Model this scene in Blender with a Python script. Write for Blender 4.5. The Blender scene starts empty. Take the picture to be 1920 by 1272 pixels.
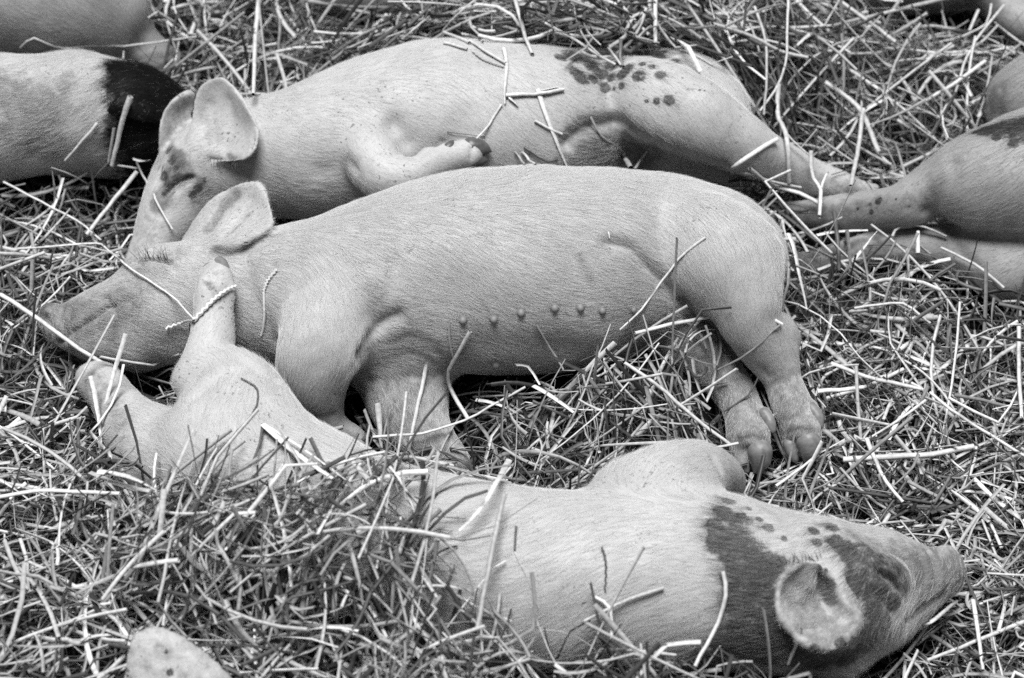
import bpy, math, random, time
import numpy as np
from mathutils import Vector, Matrix
from mathutils.bvhtree import BVHTree

FULL = True            # bedding and hair on
T0 = time.time()
rng = np.random.default_rng(11)
random.seed(11)
SC = bpy.context.scene
COL = SC.collection
f32 = np.float32

# ------------------------------------------------------------------ camera
LENS, DEP = 85.0, math.radians(50.0)
TARGET = np.array([0.0, 0.0, 0.08])
DIST = 1.05 * LENS / 36.0
FWD = np.array([0.0, math.cos(DEP), -math.sin(DEP)])
RIGHT = np.array([1.0, 0.0, 0.0])
UP = np.array([0.0, math.sin(DEP), math.cos(DEP)])
EYE = TARGET - DIST * FWD
FPX = 1920.0 * LENS / 36.0
cam_data = bpy.data.cameras.new("camera")
cam = bpy.data.objects.new("camera", cam_data)
COL.objects.link(cam)
cam.location = EYE
cam.rotation_euler = (math.pi / 2 - DEP, 0, 0)
cam_data.lens = LENS
cam_data.sensor_width = 36.0
cam_data.clip_start, cam_data.clip_end = 0.05, 200.0
cam_data.dof.use_dof = True
cam_data.dof.focus_distance = DIST - 0.06
cam_data.dof.aperture_fstop = 4.5
SC.camera = cam

# ------------------------------------------------------------------ sky and light (overcast, black and white film)
SUN_EL, SUN_AZ = math.radians(82), math.radians(-20)
world = bpy.data.worlds.new("World")
SC.world = world
world.use_nodes = True
wn = world.node_tree
wn.nodes.clear()
w_out = wn.nodes.new("ShaderNodeOutputWorld")
w_bg = wn.nodes.new("ShaderNodeBackground")
w_sky = wn.nodes.new("ShaderNodeTexSky")
w_sky.sky_type = 'NISHITA'
w_sky.sun_disc = False
w_sky.sun_elevation = SUN_EL
w_sky.sun_rotation = SUN_AZ
w_bw = wn.nodes.new("ShaderNodeRGBToBW")
wn.links.new(w_sky.outputs[0], w_bw.inputs[0])
wn.links.new(w_bw.outputs[0], w_bg.inputs[0])
wn.links.new(w_bg.outputs[0], w_out.inputs[0])
w_bg.inputs[1].default_value = 0.05
sun_d = bpy.data.lights.new("sun", 'SUN')
sun = bpy.data.objects.new("sun", sun_d)
COL.objects.link(sun)
sun_d.energy = 5.0
sun_d.angle = math.radians(34)
sun_d.color = (1, 1, 1)
_d = Vector((math.sin(SUN_AZ) * math.cos(SUN_EL), math.cos(SUN_AZ) * math.cos(SUN_EL), math.sin(SUN_EL)))
sun.rotation_euler = _d.to_track_quat('Z', 'Y').to_euler()
sun.location = (0, 0, 5)
SC.view_settings.view_transform = 'Standard'
SC.view_settings.look = 'None'
SC.view_settings.exposure = -0.02
SC.view_settings.gamma = 1.0
SC.view_settings.use_curve_mapping = False
SC.render.engine = 'CYCLES'
SC.cycles.max_bounces = 5
SC.cycles.diffuse_bounces = 1
SC.cycles.glossy_bounces = 2
SC.cycles.use_denoising = False
SC.cycles_curves.shape = 'RIBBONS'

# ------------------------------------------------------------------ photo pixel -> place
def ray(px, py):
    d = FWD + RIGHT * ((px - 960.0) / FPX) - UP * ((py - 636.0) / FPX)
    return d

def at(px, py, z):
    """the point at height z (metres) seen at photo pixel px, py, and metres per pixel there"""
    d = ray(px, py)
    t = (z - EYE[2]) / d[2]
    return EYE + d * t, t / FPX

# ------------------------------------------------------------------ materials
def nodes(name):
    m = bpy.data.materials.new(name)
    m.use_nodes = True
    nt = m.node_tree
    nt.nodes.clear()
    o = nt.nodes.new("ShaderNodeOutputMaterial")
    b = nt.nodes.new("ShaderNodeBsdfPrincipled")
    nt.links.new(b.outputs[0], o.inputs[0])
    return m, nt, b

def N(nt, kind, **kw):
    n = nt.nodes.new(kind)
    for k, v in kw.items():
        setattr(n, k, v)
    return n

def val(nt, sock, v):
    sock.default_value = v

def noise(nt, vec, scale, detail=3, rough=0.6):
    n = N(nt, "ShaderNodeTexNoise")
    n.inputs["Scale"].default_value = scale
    n.inputs["Detail"].default_value = detail
    n.inputs["Roughness"].default_value = rough
    nt.links.new(vec, n.inputs["Vector"])
    return n.outputs["Fac"]

def mathn(nt, op, a, b=None, clamp=False):
    n = N(nt, "ShaderNodeMath", operation=op, use_clamp=clamp)
    for i, x in enumerate((a, b)):
        if x is None:
            continue
        if isinstance(x, (int, float)):
            n.inputs[i].default_value = x
        else:
            nt.links.new(x, n.inputs[i])
    return n.outputs[0]

def maprange(nt, x, a, b, c, d, smooth=True):
    n = N(nt, "ShaderNodeMapRange")
    n.interpolation_type = 'SMOOTHSTEP' if smooth else 'LINEAR'
    nt.links.new(x, n.inputs[0])
    for i, v in enumerate((a, b, c, d)):
        n.inputs[i + 1].default_value = v
    return n.outputs[0]

def mixf(nt, fac, a, b):
    n = N(nt, "ShaderNodeMix", data_type='FLOAT')
    for s, x in ((n.inputs[0], fac), (n.inputs[2], a), (n.inputs[3], b)):
        if isinstance(x, (int, float)):
            s.default_value = x
        else:
            nt.links.new(x, s)
    return n.outputs[0]

def skin_material(name, light=0.52, dark=0.055, fleck=0.85, fine=1.0, spec=0.32):
    m, nt, b = nodes(name)
    tc = N(nt, "ShaderNodeTexCoord").outputs["Object"]
    at_ = N(nt, "ShaderNodeAttribute", attribute_name="pigment")
    n1 = noise(nt, tc, 85, 6, 0.78)
    s = mathn(nt, 'ADD', at_.outputs["Fac"], mathn(nt, 'MULTIPLY', mathn(nt, 'SUBTRACT', n1, 0.5), 1.7))
    patch = maprange(nt, s, -0.12, 0.30, 0, 1)
    # pores and mottling of the bare skin
    n2 = noise(nt, tc, 420, 3, 0.6)
    n3 = noise(nt, tc, 28, 3, 0.55)
    lt = mathn(nt, 'MULTIPLY', maprange(nt, n2, 0.25, 0.75, light * 0.86, light * 1.08, False), maprange(nt, n3, 0.3, 0.7, 0.90, 1.06))
    # dried specks of dirt
    n4 = noise(nt, tc, 230, 2, 0.5)
    n5 = noise(nt, tc, 16, 2, 0.5)
    fl = mathn(nt, 'MULTIPLY', maprange(nt, n4, 0.635, 0.69, 0, 1), maprange(nt, n5, 0.46, 0.64, 0, fleck))
    lt = mathn(nt, 'MULTIPLY', lt, mathn(nt, 'SUBTRACT', 1.0, mathn(nt, 'MULTIPLY', fl, 0.75)))
    dk = mathn(nt, 'MULTIPLY', maprange(nt, n2, 0.30, 0.70, dark * 0.35, dark * 1.5, False), maprange(nt, noise(nt, tc, 75, 5, 0.75), 0.52, 0.70, 0.75, 2.6))
    dirt_shade = N(nt, "ShaderNodeAttribute", attribute_name="grime_shade").outputs["Fac"]  # carries real grime and painted-in shade alike
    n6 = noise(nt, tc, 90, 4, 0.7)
    gr = maprange(nt, mathn(nt, 'ADD', dirt_shade, mathn(nt, 'MULTIPLY', mathn(nt, 'SUBTRACT', n6, 0.5), 1.1)), 0.15, 0.75, 0, 1)
    gr = mathn(nt, 'MULTIPLY', gr, maprange(nt, dirt_shade, 0.02, 0.2, 0, 0.78))
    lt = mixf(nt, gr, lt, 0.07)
    c = mixf(nt, patch, lt, dk)
    cc = N(nt, "ShaderNodeCombineColor")
    for i in range(3):
        nt.links.new(c, cc.inputs[i])
    nt.links.new(cc.outputs[0], b.inputs["Base Color"])
    b.inputs["Roughness"].default_value = 0.52
    b.inputs["Specular IOR Level"].default_value = spec
    bump = N(nt, "ShaderNodeBump")
    bump.inputs["Strength"].default_value = 0.35 * fine
    bump.inputs["Distance"].default_value = 0.0012
    hgt = mathn(nt, 'ADD', n2, mathn(nt, 'MULTIPLY', noise(nt, tc, 150, 3, 0.6), 1.4))
    nt.links.new(hgt, bump.inputs["Height"])
    nt.links.new(bump.outputs[0], b.inputs["Normal"])
    return m

def tone_material(name, rough=0.5, spec=0.3, grain=0.0, scale=300.0, lo=0.8, hi=1.15):
    """grey taken from the 'tone' attribute, broken up by fine grain"""
    m, nt, b = nodes(name)
    a = N(nt, "ShaderNodeAttribute", attribute_name="tone").outputs["Fac"]
    if grain:
        tc = N(nt, "ShaderNodeTexCoord").outputs["Object"]
        g = noise(nt, tc, scale, 3, 0.65)
        a = mathn(nt, 'MULTIPLY', a, maprange(nt, g, 0.3, 0.7, lo, hi, False))
    cc = N(nt, "ShaderNodeCombineColor")
    for i in range(3):
        nt.links.new(a, cc.inputs[i])
    nt.links.new(cc.outputs[0], b.inputs["Base Color"])
    b.inputs["Roughness"].default_value = rough
    b.inputs["Specular IOR Level"].default_value = spec
    return m

def plain_material(name, grey, rough=0.5, spec=0.3, var=0.15, scale=200.0, bumpd=0.0006):
    m, nt, b = nodes(name)
    tc = N(nt, "ShaderNodeTexCoord").outputs["Object"]
    g = noise(nt, tc, scale, 4, 0.65)
    c = maprange(nt, g, 0.25, 0.75, grey * (1 - var), grey * (1 + var), False)
    cc = N(nt, "ShaderNodeCombineColor")
    for i in range(3):
        nt.links.new(c, cc.inputs[i])
    nt.links.new(cc.outputs[0], b.inputs["Base Color"])
    b.inputs["Roughness"].default_value = rough
    b.inputs["Specular IOR Level"].default_value = spec
    bump = N(nt, "ShaderNodeBump")
    bump.inputs["Strength"].default_value = 0.5
    bump.inputs["Distance"].default_value = bumpd
    nt.links.new(g, bump.inputs["Height"])
    nt.links.new(bump.outputs[0], b.inputs["Normal"])
    return m

M_SKIN = skin_material("pig_skin")
M_SKIN_DIM = skin_material("pig_skin_greyish", light=0.36, fleck=0.6)
M_SKIN_FLECK = skin_material("pig_skin_flecked", light=0.52, dark=0.008, fleck=1.0, spec=0.12)
M_SKIN_PATCH = skin_material("pig_skin_patched", dark=0.11)
M_HAIR = tone_material("pig_bristle", 0.55, 0.18)
M_HOOF = plain_material("hoof_horn", 0.21, 0.42, 0.4, 0.35, 160)
M_HOOF_DARK = plain_material("hoof_horn_dark", 0.10, 0.35, 0.5, 0.4, 160)
M_TEAT = plain_material("teat_skin", 0.24, 0.5, 0.35, 0.08, 500)
M_STRAW = tone_material("straw", 0.42, 0.32, 0.5, 260, 0.72, 1.2)
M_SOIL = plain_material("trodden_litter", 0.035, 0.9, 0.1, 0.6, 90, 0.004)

# ------------------------------------------------------------------ meshing helpers
def new_mesh(name, V, F, smooth=True):
    """V (n,3), F (m,4) or (m,3) numpy"""
    me = bpy.data.meshes.new(name)
    n, (m, k) = len(V), F.shape
    me.vertices.add(n)
    me.vertices.foreach_set("co", np.ascontiguousarray(V, f32).ravel())
    me.loops.add(m * k)
    me.loops.foreach_set("vertex_index", np.ascontiguousarray(F, np.int32).ravel())
    me.polygons.add(m)
    me.polygons.foreach_set("loop_start", np.arange(0, m * k, k, dtype=np.int32))
    me.polygons.foreach_set("loop_total", np.full(m, k, np.int32))
    me.update(calc_edges=True)
    if smooth:
        me.polygons.foreach_set("use_smooth", np.ones(m, bool))
    return me

def set_attr(me, name, arr, dom='POINT'):
    a = me.attributes.new(name, 'FLOAT', dom)
    a.data.foreach_set("value", np.ascontiguousarray(arr, f32))

def link(name, me, mat, parent=None, loc=(0, 0, 0)):
    o = bpy.data.objects.new(name, me)
    COL.objects.link(o)
    if mat is not None:
        me.materials.append(mat)
    o.location = loc
    if parent is not None:
        o.parent = parent
    return o

def tag(o, label=None, cat=None, group=None, kind=None):
    for k, v in (("label", label), ("category", cat), ("group", group), ("kind", kind)):
        if v:
            o[k] = v
    return o

def catmull(A, sub):
    A = np.asarray(A, float)
    if len(A) < 3 or sub < 2:
        return A
    E = np.vstack([2 * A[0] - A[1], A, 2 * A[-1] - A[-2]])
    out = []
    for i in range(1, len(E) - 2):
        p0, p1, p2, p3 = E[i - 1:i + 3]
        for j in range(sub):
            t = j / sub
            out.append(0.5 * ((2 * p1) + (p2 - p0) * t + (2 * p0 - 5 * p1 + 4 * p2 - p3) * t * t + (3 * p1 - p0 - 3 * p2 + p3) * t ** 3))
    out.append(A[-1])
    return np.array(out)

class Chain:
    """a limb or trunk: spheres along a smooth spine; pts = (photo x, photo y, height mm, radius px)"""
    def __init__(self, pts, k=0.02, sub=4, flat=None, hair=1.0, flip=False):
        q = []
        for px, py, z, r in pts:
            p, s = at(px, py, z / 1000.0)
            q.append([*p, r * s])
        q = catmull(q, sub)
        q[:, 3] = np.maximum(q[:, 3], 0.002)
        self.A, self.R, self.k = q[:, :3].astype(f32), q[:, 3].astype(f32), k
        self.flip = -1.0 if flip else 1.0
        m = self.R.max() + 0.05
        self.lo, self.hi = self.A.min(0) - m, self.A.max(0) + m

    def sd(self, P, want_dir=False):
        best = np.full(len(P), 9.0, f32)
        D = np.zeros((len(P), 3), f32) if want_dir else None
        H = np.full(len(P), 0.25, f32)
        if len(self.A) == 1:
            return np.sqrt(((P - self.A[0]) ** 2).sum(1)) - self.R[0]
        for a, b, r1, r2 in zip(self.A[:-1], self.A[1:], self.R[:-1], self.R[1:]):
            ab = b - a
            L = math.sqrt(max(float(ab @ ab), 1e-10))
            rr = float(r1 - r2)
            pa = P - a
            y = pa @ (ab / L)                       # along the axis
            x = np.sqrt(np.maximum(np.einsum('ij,ij->i', pa, pa) - y * y, 0))
            if abs(rr) >= L * 0.999:                # one ball holds the other
                d = (np.sqrt(x * x + y * y) - r1) if rr > 0 else (np.sqrt(x * x + (y - L) ** 2) - r2)
            else:                                   # exact round cone
                sn_ = rr / L
                cs = math.sqrt(1 - sn_ * sn_)
                yy = y - x * sn_ / cs               # foot of the cone normal on the axis
                d = x * cs + y * sn_ - r1
                d = np.where(yy < 0, np.sqrt(x * x + y * y) - r1, d)
                d = np.where(yy > L, np.sqrt(x * x + (y - L) ** 2) - r2, d)
            if want_dir:
                w = d < best
                D[w] = ab / L * self.flip
                H[w] = min(1.0, max(0.22, float(r1) / 0.06))
            best = np.minimum(best, d)
        return (best, D, H) if want_dir else best

class Ear:
    """a leaf of skin: stations (left px,py,z  right px,py,z  cup mm) from the base to the tip"""
    def __init__(self, st, k=0.012, thick=0.0042, n=26):
        L, R, C = [], [], []
        for lx, ly, lz, rx, ry, rz, cup in st:
            L.append(at(lx, ly, lz / 1000)[0]); R.append(at(rx, ry, rz / 1000)[0]); C.append([cup / 1000.0])
        L, R, C = (catmull(x, 8) for x in (L, R, C))
        u = np.linspace(-1, 1, n)[None, :, None]
        S = L[:, None] * (1 - u) / 2 + R[:, None] * (1 + u) / 2
        nrm = -FWD[None, None]
        S = S + nrm * (C[:, None] * (1 - np.abs(u) ** 2.2))
        T = np.broadcast_to(thick * (1 - 0.35 * np.abs(u) ** 3), S.shape[:2] + (1,))[..., 0]
        self.S, self.T, self.k = S.reshape(-1, 3).astype(f32), T.reshape(-1).astype(f32), k
        self.lo, self.hi = self.S.min(0) - 0.03, self.S.max(0) + 0.03
        ax = L[-1] + R[-1] - L[0] - R[0]
        self.ax = (ax / np.linalg.norm(ax)).astype(f32)

    def sd(self, P, want_dir=False):
        out = np.empty(len(P), f32)
        for i in range(0, len(P), 20000):
            Q = P[i:i + 20000]
            d2 = (Q ** 2).sum(1)[:, None] + (self.S ** 2).sum(1)[None] - 2 * Q @ self.S.T
            out[i:i + 20000] = (np.sqrt(np.maximum(d2, 0)) - self.T[None]).min(1)
        if want_dir:
            return out, np.broadcast_to(self.ax, (len(P), 3)), np.full(len(P), 0.25, f32)
        return out

def field(prims, P):
    P = np.ascontiguousarray(P, f32)
    d = np.full(len(P), 1.0, f32)
    for c in prims:
        w = np.where(((P > c.lo) & (P < c.hi)).all(1))[0]
        if not len(w):
            continue
        e = c.sd(P[w])
        a = d[w]
        h = np.clip(0.5 + 0.5 * (e - a) / c.k, 0, 1)
        d[w] = e * (1 - h) + a * h - c.k * h * (1 - h)
    return d

def flow(prims, P):
    P = np.ascontiguousarray(P, f32)
    W = np.full(len(P), 1e-9, f32)
    D = np.zeros((len(P), 3), f32)
    H = np.zeros(len(P), f32)
    for c in prims:
        w = np.where(((P > c.lo) & (P < c.hi)).all(1))[0]
        if not len(w):
            continue
        e, dr, hl = c.sd(P[w], True)
        g = np.exp(-np.maximum(e, 0) / 0.006).astype(f32)
        D[w] += g[:, None] * dr
        H[w] += g * hl
        W[w] += g
    return D / W[:, None], H / W

def mesh_field(prims, h, zmin=-0.03, clip=None):
    """sparse sampling of the field and surface nets"""
    lo = np.min([c.lo for c in prims], 0) + 0.035
    hi = np.max([c.hi for c in prims], 0) - 0.035
    lo[2] = max(lo[2], zmin)
    if clip is not None:
        lo[:2] = np.maximum(lo[:2], clip[0]); hi[:2] = np.minimum(hi[:2], clip[1])
    B = 4
    nb = np.ceil((hi - lo) / (h * B)).astype(int) + 1
    ax = [lo[i] + (np.arange(nb[i]) + 0.5) * h * B - h * 0.5 for i in range(3)]
    G = np.stack(np.meshgrid(*ax, indexing='ij'), -1).reshape(-1, 3)
    dc = field(prims, G)
    near = np.abs(dc) < h * B * 1.25
    n = nb * B
    D = np.repeat(np.repeat(np.repeat(dc.reshape(nb), B, 0), B, 1), B, 2)
    ids = np.stack(np.unravel_index(np.where(near)[0], nb), 1)
    off = np.stack(np.meshgrid(*[np.arange(B)] * 3, indexing='ij'), -1).reshape(1, -1, 3)
    I = (ids[:, None] * B + off).reshape(-1, 3)
    P = lo + I * h
    D[I[:, 0], I[:, 1], I[:, 2]] = field(prims, P)
    S = D < 0
    cnt = np.zeros(tuple(n - 1), np.int8)
    for dx in (0, 1):
        for dy in (0, 1):
            for dz in (0, 1):
                cnt += S[dx:n[0] - 1 + dx, dy:n[1] - 1 + dy, dz:n[2] - 1 + dz]
    act = (cnt > 0) & (cnt < 8)
    C = np.stack(np.where(act), 1)
    idx = np.full(act.shape, -1, np.int32)
    idx[act] = np.arange(len(C))
    acc = np.zeros((len(C), 3)); num = np.zeros(len(C))
    for a in range(3):
        e = np.zeros(3, int); e[a] = 1
        o1, o2 = [i for i in range(3) if i != a]
        for p in (0, 1):
            for q in (0, 1):
                c0 = C.copy(); c0[:, o1] += p; c0[:, o2] += q
                c1 = c0 + e
                d0, d1 = D[tuple(c0.T)], D[tuple(c1.T)]
                w = (d0 < 0) != (d1 < 0)
                t = d0[w] / (d0[w] - d1[w])
                acc[w] += c0[w] + t[:, None] * e
                num[w] += 1
    V = lo + (acc / num[:, None]) * h
    Fs = []
    for a in range(3):
        o1, o2 = (a + 1) % 3, (a + 2) % 3
        s0 = np.take(S, range(0, n[a] - 1), a); s1 = np.take(S, range(1, n[a]), a)
        E = np.stack(np.where(s0 != s1), 1)
        ok = (E[:, o1] > 0) & (E[:, o2] > 0) & (E[:, o1] < n[o1] - 1) & (E[:, o2] < n[o2] - 1)
        E = E[ok]
        ins = S[tuple(E.T)]
        def cell(d1, d2):
            c = E.copy(); c[:, o1] += d1; c[:, o2] += d2
            return idx[tuple(c.T)]
        q = np.stack([cell(-1, -1), cell(0, -1), cell(0, 0), cell(-1, 0)], 1)
        q[~ins] = q[~ins][:, ::-1]
        Fs.append(q)
    F = np.vstack(Fs)
    F = F[(F >= 0).all(1)]
    # light smoothing
    for _ in range(4):
        A = np.zeros_like(V); c = np.zeros(len(V))
        for i in range(4):
            np.add.at(A, F[:, i], V[F[:, (i + 1) % 4]]); np.add.at(c, F[:, i], 1)
            np.add.at(A, F[:, i], V[F[:, (i + 3) % 4]]); np.add.at(c, F[:, i], 1)
        V = np.where(c[:, None] > 0, 0.5 * V + 0.5 * A / np.maximum(c, 1)[:, None], V)
    return V, F

def normals(V, F):
    a = V[F[:, 2]] - V[F[:, 0]]
    b = V[F[:, 3 % F.shape[1]]] - V[F[:, 1]]
    fn = np.cross(a, b)
    vn = np.zeros_like(V)
    for i in range(F.shape[1]):
        np.add.at(vn, F[:, i], fn)
    return vn / np.maximum(np.linalg.norm(vn, axis=1), 1e-12)[:, None], fn

def lift(bvh, px, py):
    d = Vector(ray(px, py)).normalized()
    hit = bvh.ray_cast(Vector(EYE), d)
    return None if hit[0] is None else np.array(hit[0])

def seg_dist(P, a, b):
    ab = b - a
    t = np.clip(((P - a) @ ab) / max(ab @ ab, 1e-12), 0, 1)
    return np.linalg.norm(P - a - t[:, None] * ab, axis=1)

PIGS = []          # (object, prims, bvh)

def make_pig(name, label, prims, h=0.003, mat=M_SKIN, dents=(), spots=(), grime_shade=(), hairs=0, hair_len=0.015,
             hair_tone=0.78, hair_dark=0.05, lashes=(), group="pigs asleep in the straw", base=None, clip=None, fleck_hair=0.025, pale_ears=(), mix_hair=0.10):
    t0 = time.time()
    V, F = mesh_field(prims, h, clip=clip)
    vn, fn = normals(V, F)
    bvh = BVHTree.FromPolygons(V.tolist(), F.tolist())
    # folds and furrows: (pixel polyline, width mm, depth mm)
    off = np.zeros(len(V))
    for line, wid, dep in dents:
        pts = [lift(bvh, *p) for p in line]
        pts = [p for p in pts if p is not None]
        if not pts:
            continue
        pts = catmull(pts, 4)
        w = wid / 1000.0
        lo, hi = pts.min(0) - 3 * w, pts.max(0) + 3 * w
        s = np.where(((V > lo) & (V < hi)).all(1))[0]
        if not len(s):
            continue
        dist = np.full(len(s), 9.0)
        if len(pts) == 1:
            dist = np.linalg.norm(V[s] - pts[0], axis=1)
        else:
            for a, b in zip(pts[:-1], pts[1:]):
                dist = np.minimum(dist, seg_dist(V[s], a, b))
        o = -dep / 1000.0 * np.exp(-(dist / w) ** 2)
        off[s] = off[s] + o
    # slack skin and muscle
    r_ = np.random.default_rng(5)
    for wl, am, cnt in ((0.065, 0.0010, 10), (0.020, 0.00015, 14)):
        K_ = r_.normal(0, 1, (cnt, 3))
        K_ *= (2 * math.pi / wl) / np.linalg.norm(K_, axis=1)[:, None]
        ph = r_.uniform(0, 6.28, cnt)
        off += am * np.sin(V @ K_.T + ph).sum(1) / math.sqrt(cnt / 2) * 0.7
    V = V + vn * off[:, None]
    vn, fn = normals(V, F)
    bvh = BVHTree.FromPolygons(V.tolist(), F.tolist())
    pig = np.full(len(V), -2.0)
    for px, py, r in spots:
        p = lift(bvh, px, py)
        if p is None:
            continue
        s = at(px, py, p[2])[1]
        pig = np.maximum(pig, 1 - np.linalg.norm((V - p), axis=1) / (r * s))
    for ear, keepdark in pale_ears:
        w = np.where(((V > ear.lo) & (V < ear.hi)).all(1))[0]
        w = w[ear.sd(V[w].astype(f32)) < 0.0035]
        pig[w] = -2.0
        for px, py, r in keepdark:
            p = lift(bvh, px, py)
            if p is not None:
                s = at(px, py, p[2])[1]
                pig[w] = np.maximum(pig[w], 1 - np.linalg.norm((V[w] - p), axis=1) / (r * s))
    gr = np.zeros(len(V))  # grime, plus shade painted into some ears and under a thigh
    for line, wid, amt in grime_shade:
        pts = [p for p in (lift(bvh, *q) for q in line) if p is not None]
        if not pts:
            continue
        dist = np.full(len(V), 9.0)
        if len(pts) == 1:
            dist = np.linalg.norm(V - pts[0], axis=1)
        for a, b in zip(pts[:-1], pts[1:]):
            dist = np.minimum(dist, seg_dist(V, a, b))
        gr = np.maximum(gr, amt * np.clip(1.3 - dist / (wid / 1000.0), 0, 1))
    c = V.mean(0)
    loc = np.array([c[0], c[1], 0.0]) if base is None else np.array(base)
    me = new_mesh(name, V - loc, F)
    set_attr(me, "pigment", pig)
    set_attr(me, "grime_shade", gr)
    o = link(name, me, mat, loc=tuple(loc))
    tag(o, label, "pig", group)
    PIGS.append((o, prims, bvh))
    o_loc = loc
    if hairs and FULL:
        area = 0.5 * np.linalg.norm(fn, axis=1)
        fc = V[F].mean(1)
        nn = fn / np.maximum(np.linalg.norm(fn, axis=1), 1e-12)[:, None]
        toe = EYE - fc
        toe /= np.linalg.norm(toe, axis=1)[:, None]
        keep = ((nn * toe).sum(1) > -0.35) & (fc[:, 2] > 0.0)
        # outside the picture (with a margin) hair is left off
        q = fc - EYE
        dep = q @ FWD
        X = (q @ RIGHT) / dep * FPX + 960
        Y = 636 - (q @ UP) / dep * FPX
        keep &= (X > -160) & (X < 2080) & (Y > -160) & (Y < 1430)
        pr = np.where(keep, area, 0) * np.where(pig[F[:, 0]] > 0, 2.2, 1.0)
        pr /= pr.sum()
        n = int(hairs)
        fi = rng.choice(len(F), n, p=pr)
        uv = rng.random((n, 2))
        q4 = F[fi]
        P0 = (V[q4[:, 0]] * ((1 - uv[:, :1]) * (1 - uv[:, 1:])) + V[q4[:, 1]] * (uv[:, :1] * (1 - uv[:, 1:]))
              + V[q4[:, 2]] * (uv[:, :1] * uv[:, 1:]) + V[q4[:, 3]] * ((1 - uv[:, :1]) * uv[:, 1:]))
        nr = vn[q4[:, 0]]
        dr, hl = flow(prims, P0)
        dr = dr.astype(float)
        # slow swirl of the coat and combing by gravity
        sw = 0.5 * np.sin(P0[:, 0] * 23 + 1.3 * np.sin(P0[:, 1] * 17)) + 0.35 * np.sin(P0[:, 1] * 31 + P0[:, 2] * 20)
        dr += np.array([0, -0.25, -0.25])
        dr -= nr * (dr * nr).sum(1)[:, None]
        dr /= np.maximum(np.linalg.norm(dr, axis=1), 1e-6)[:, None]
        bt = np.cross(nr, dr)
        ang = 0.45 * sw + rng.normal(0, 0.22, n)
        dr = dr * np.cos(ang)[:, None] + bt * np.sin(ang)[:, None]
        L = hair_len * rng.uniform(0.55, 1.25, n)
        pv = pig[q4[:, 0]]
        L *= hl
        lift_a = np.clip(rng.normal(0.10, 0.03, n), 0.04, 0.25)
        K = 4
        t = np.linspace(0, 1, K)
        pts = P0[:, None] + dr[:, None] * (L[:, None] * t)[:, :, None] + nr[:, None] * (L[:, None] * (lift_a[:, None] * t - 0.03 * t * t))[:, :, None]
        pts += nr[:, None] * 0.0001
        rad = np.broadcast_to(np.array([1, 0.9, 0.7, 0.25]) * 0.000042, (n, K)) * rng.uniform(0.7, 1.3, (n, 1))
        blk = pv + rng.normal(0, 0.10, n) > 0.02
        tone = np.clip(rng.normal(hair_tone, 0.10, n), 0.15, 0.85)
        tone = np.where(rng.random(n) < fleck_hair, rng.uniform(0.05, 0.25, n), tone)
        tone = np.where(blk, np.where(rng.random(n) < mix_hair, rng.uniform(0.2, 0.55, n), rng.uniform(0.01, 1.4 * hair_dark, n)), tone)
        hair_object(pts - o_loc, rad, tone, o)
    if lashes and FULL:
        pl, rl, tl = [], [], []
        for (x0, y0, x1, y1, n, lx, ly, ln) in lashes:
            for i in range(n):
                s = (i + random.random()) / n
                p = lift(bvh, x0 + (x1 - x0) * s + random.gauss(0, 2), y0 + (y1 - y0) * s + random.gauss(0, 2))
                if p is None:
                    continue
                m = at(x0, y0, p[2])[1]
                g = (RIGHT * (lx + random.gauss(0, 0.35)) - UP * (ly + random.gauss(0, 0.3)))
                g /= np.linalg.norm(g)
                l = ln * m * random.uniform(0.6, 1.2)
                b = [p + g * l * t - FWD * l * (0.55 * t - 0.35 * t * t) for t in (0, .33, .66, 1)]
                pl.append(b); rl.append([0.00022, 0.0002, 0.00016, 0.00006]); tl.append(random.uniform(0.02, 0.10))
        hair_object(np.array(pl) - o_loc, np.array(rl), np.array(tl), o, "eyelash")
    print("pig", name, len(F), round(time.time() - t0, 1))
    return o, bvh

def hair_object(pts, rad, tone, parent, name="hair"):
    n, K, _ = pts.shape
    hc = bpy.data.hair_curves.new(name)
    hc.add_curves([K] * n)
    hc.attributes["position"].data.foreach_set("vector", np.ascontiguousarray(pts, f32).ravel())
    ra = hc.attributes.get("radius") or hc.attributes.new("radius", 'FLOAT', 'POINT')
    ra.data.foreach_set("value", np.ascontiguousarray(rad, f32).ravel())
    ta = hc.attributes.new("tone", 'FLOAT', 'CURVE')
    ta.data.foreach_set("value", np.ascontiguousarray(tone, f32))
    o = bpy.data.objects.new(name, hc)
    COL.objects.link(o)
    hc.materials.append(M_HAIR)
    o.parent = parent
    tag(o, kind="stuff")
    return o

def hoof(parent, pts, mat=M_HOOF, cut=None, name="hoof"):
    """one cloven toe: a blunt horn wedge swept along pts (px,py,z mm,r px)"""
    c = Chain(pts, sub=4)
    V, F = mesh_field([c], 0.0016, zmin=-0.05)
    loc = np.array(parent.location)
    return link(name, new_mesh(name, V - loc, F), mat, parent)

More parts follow.
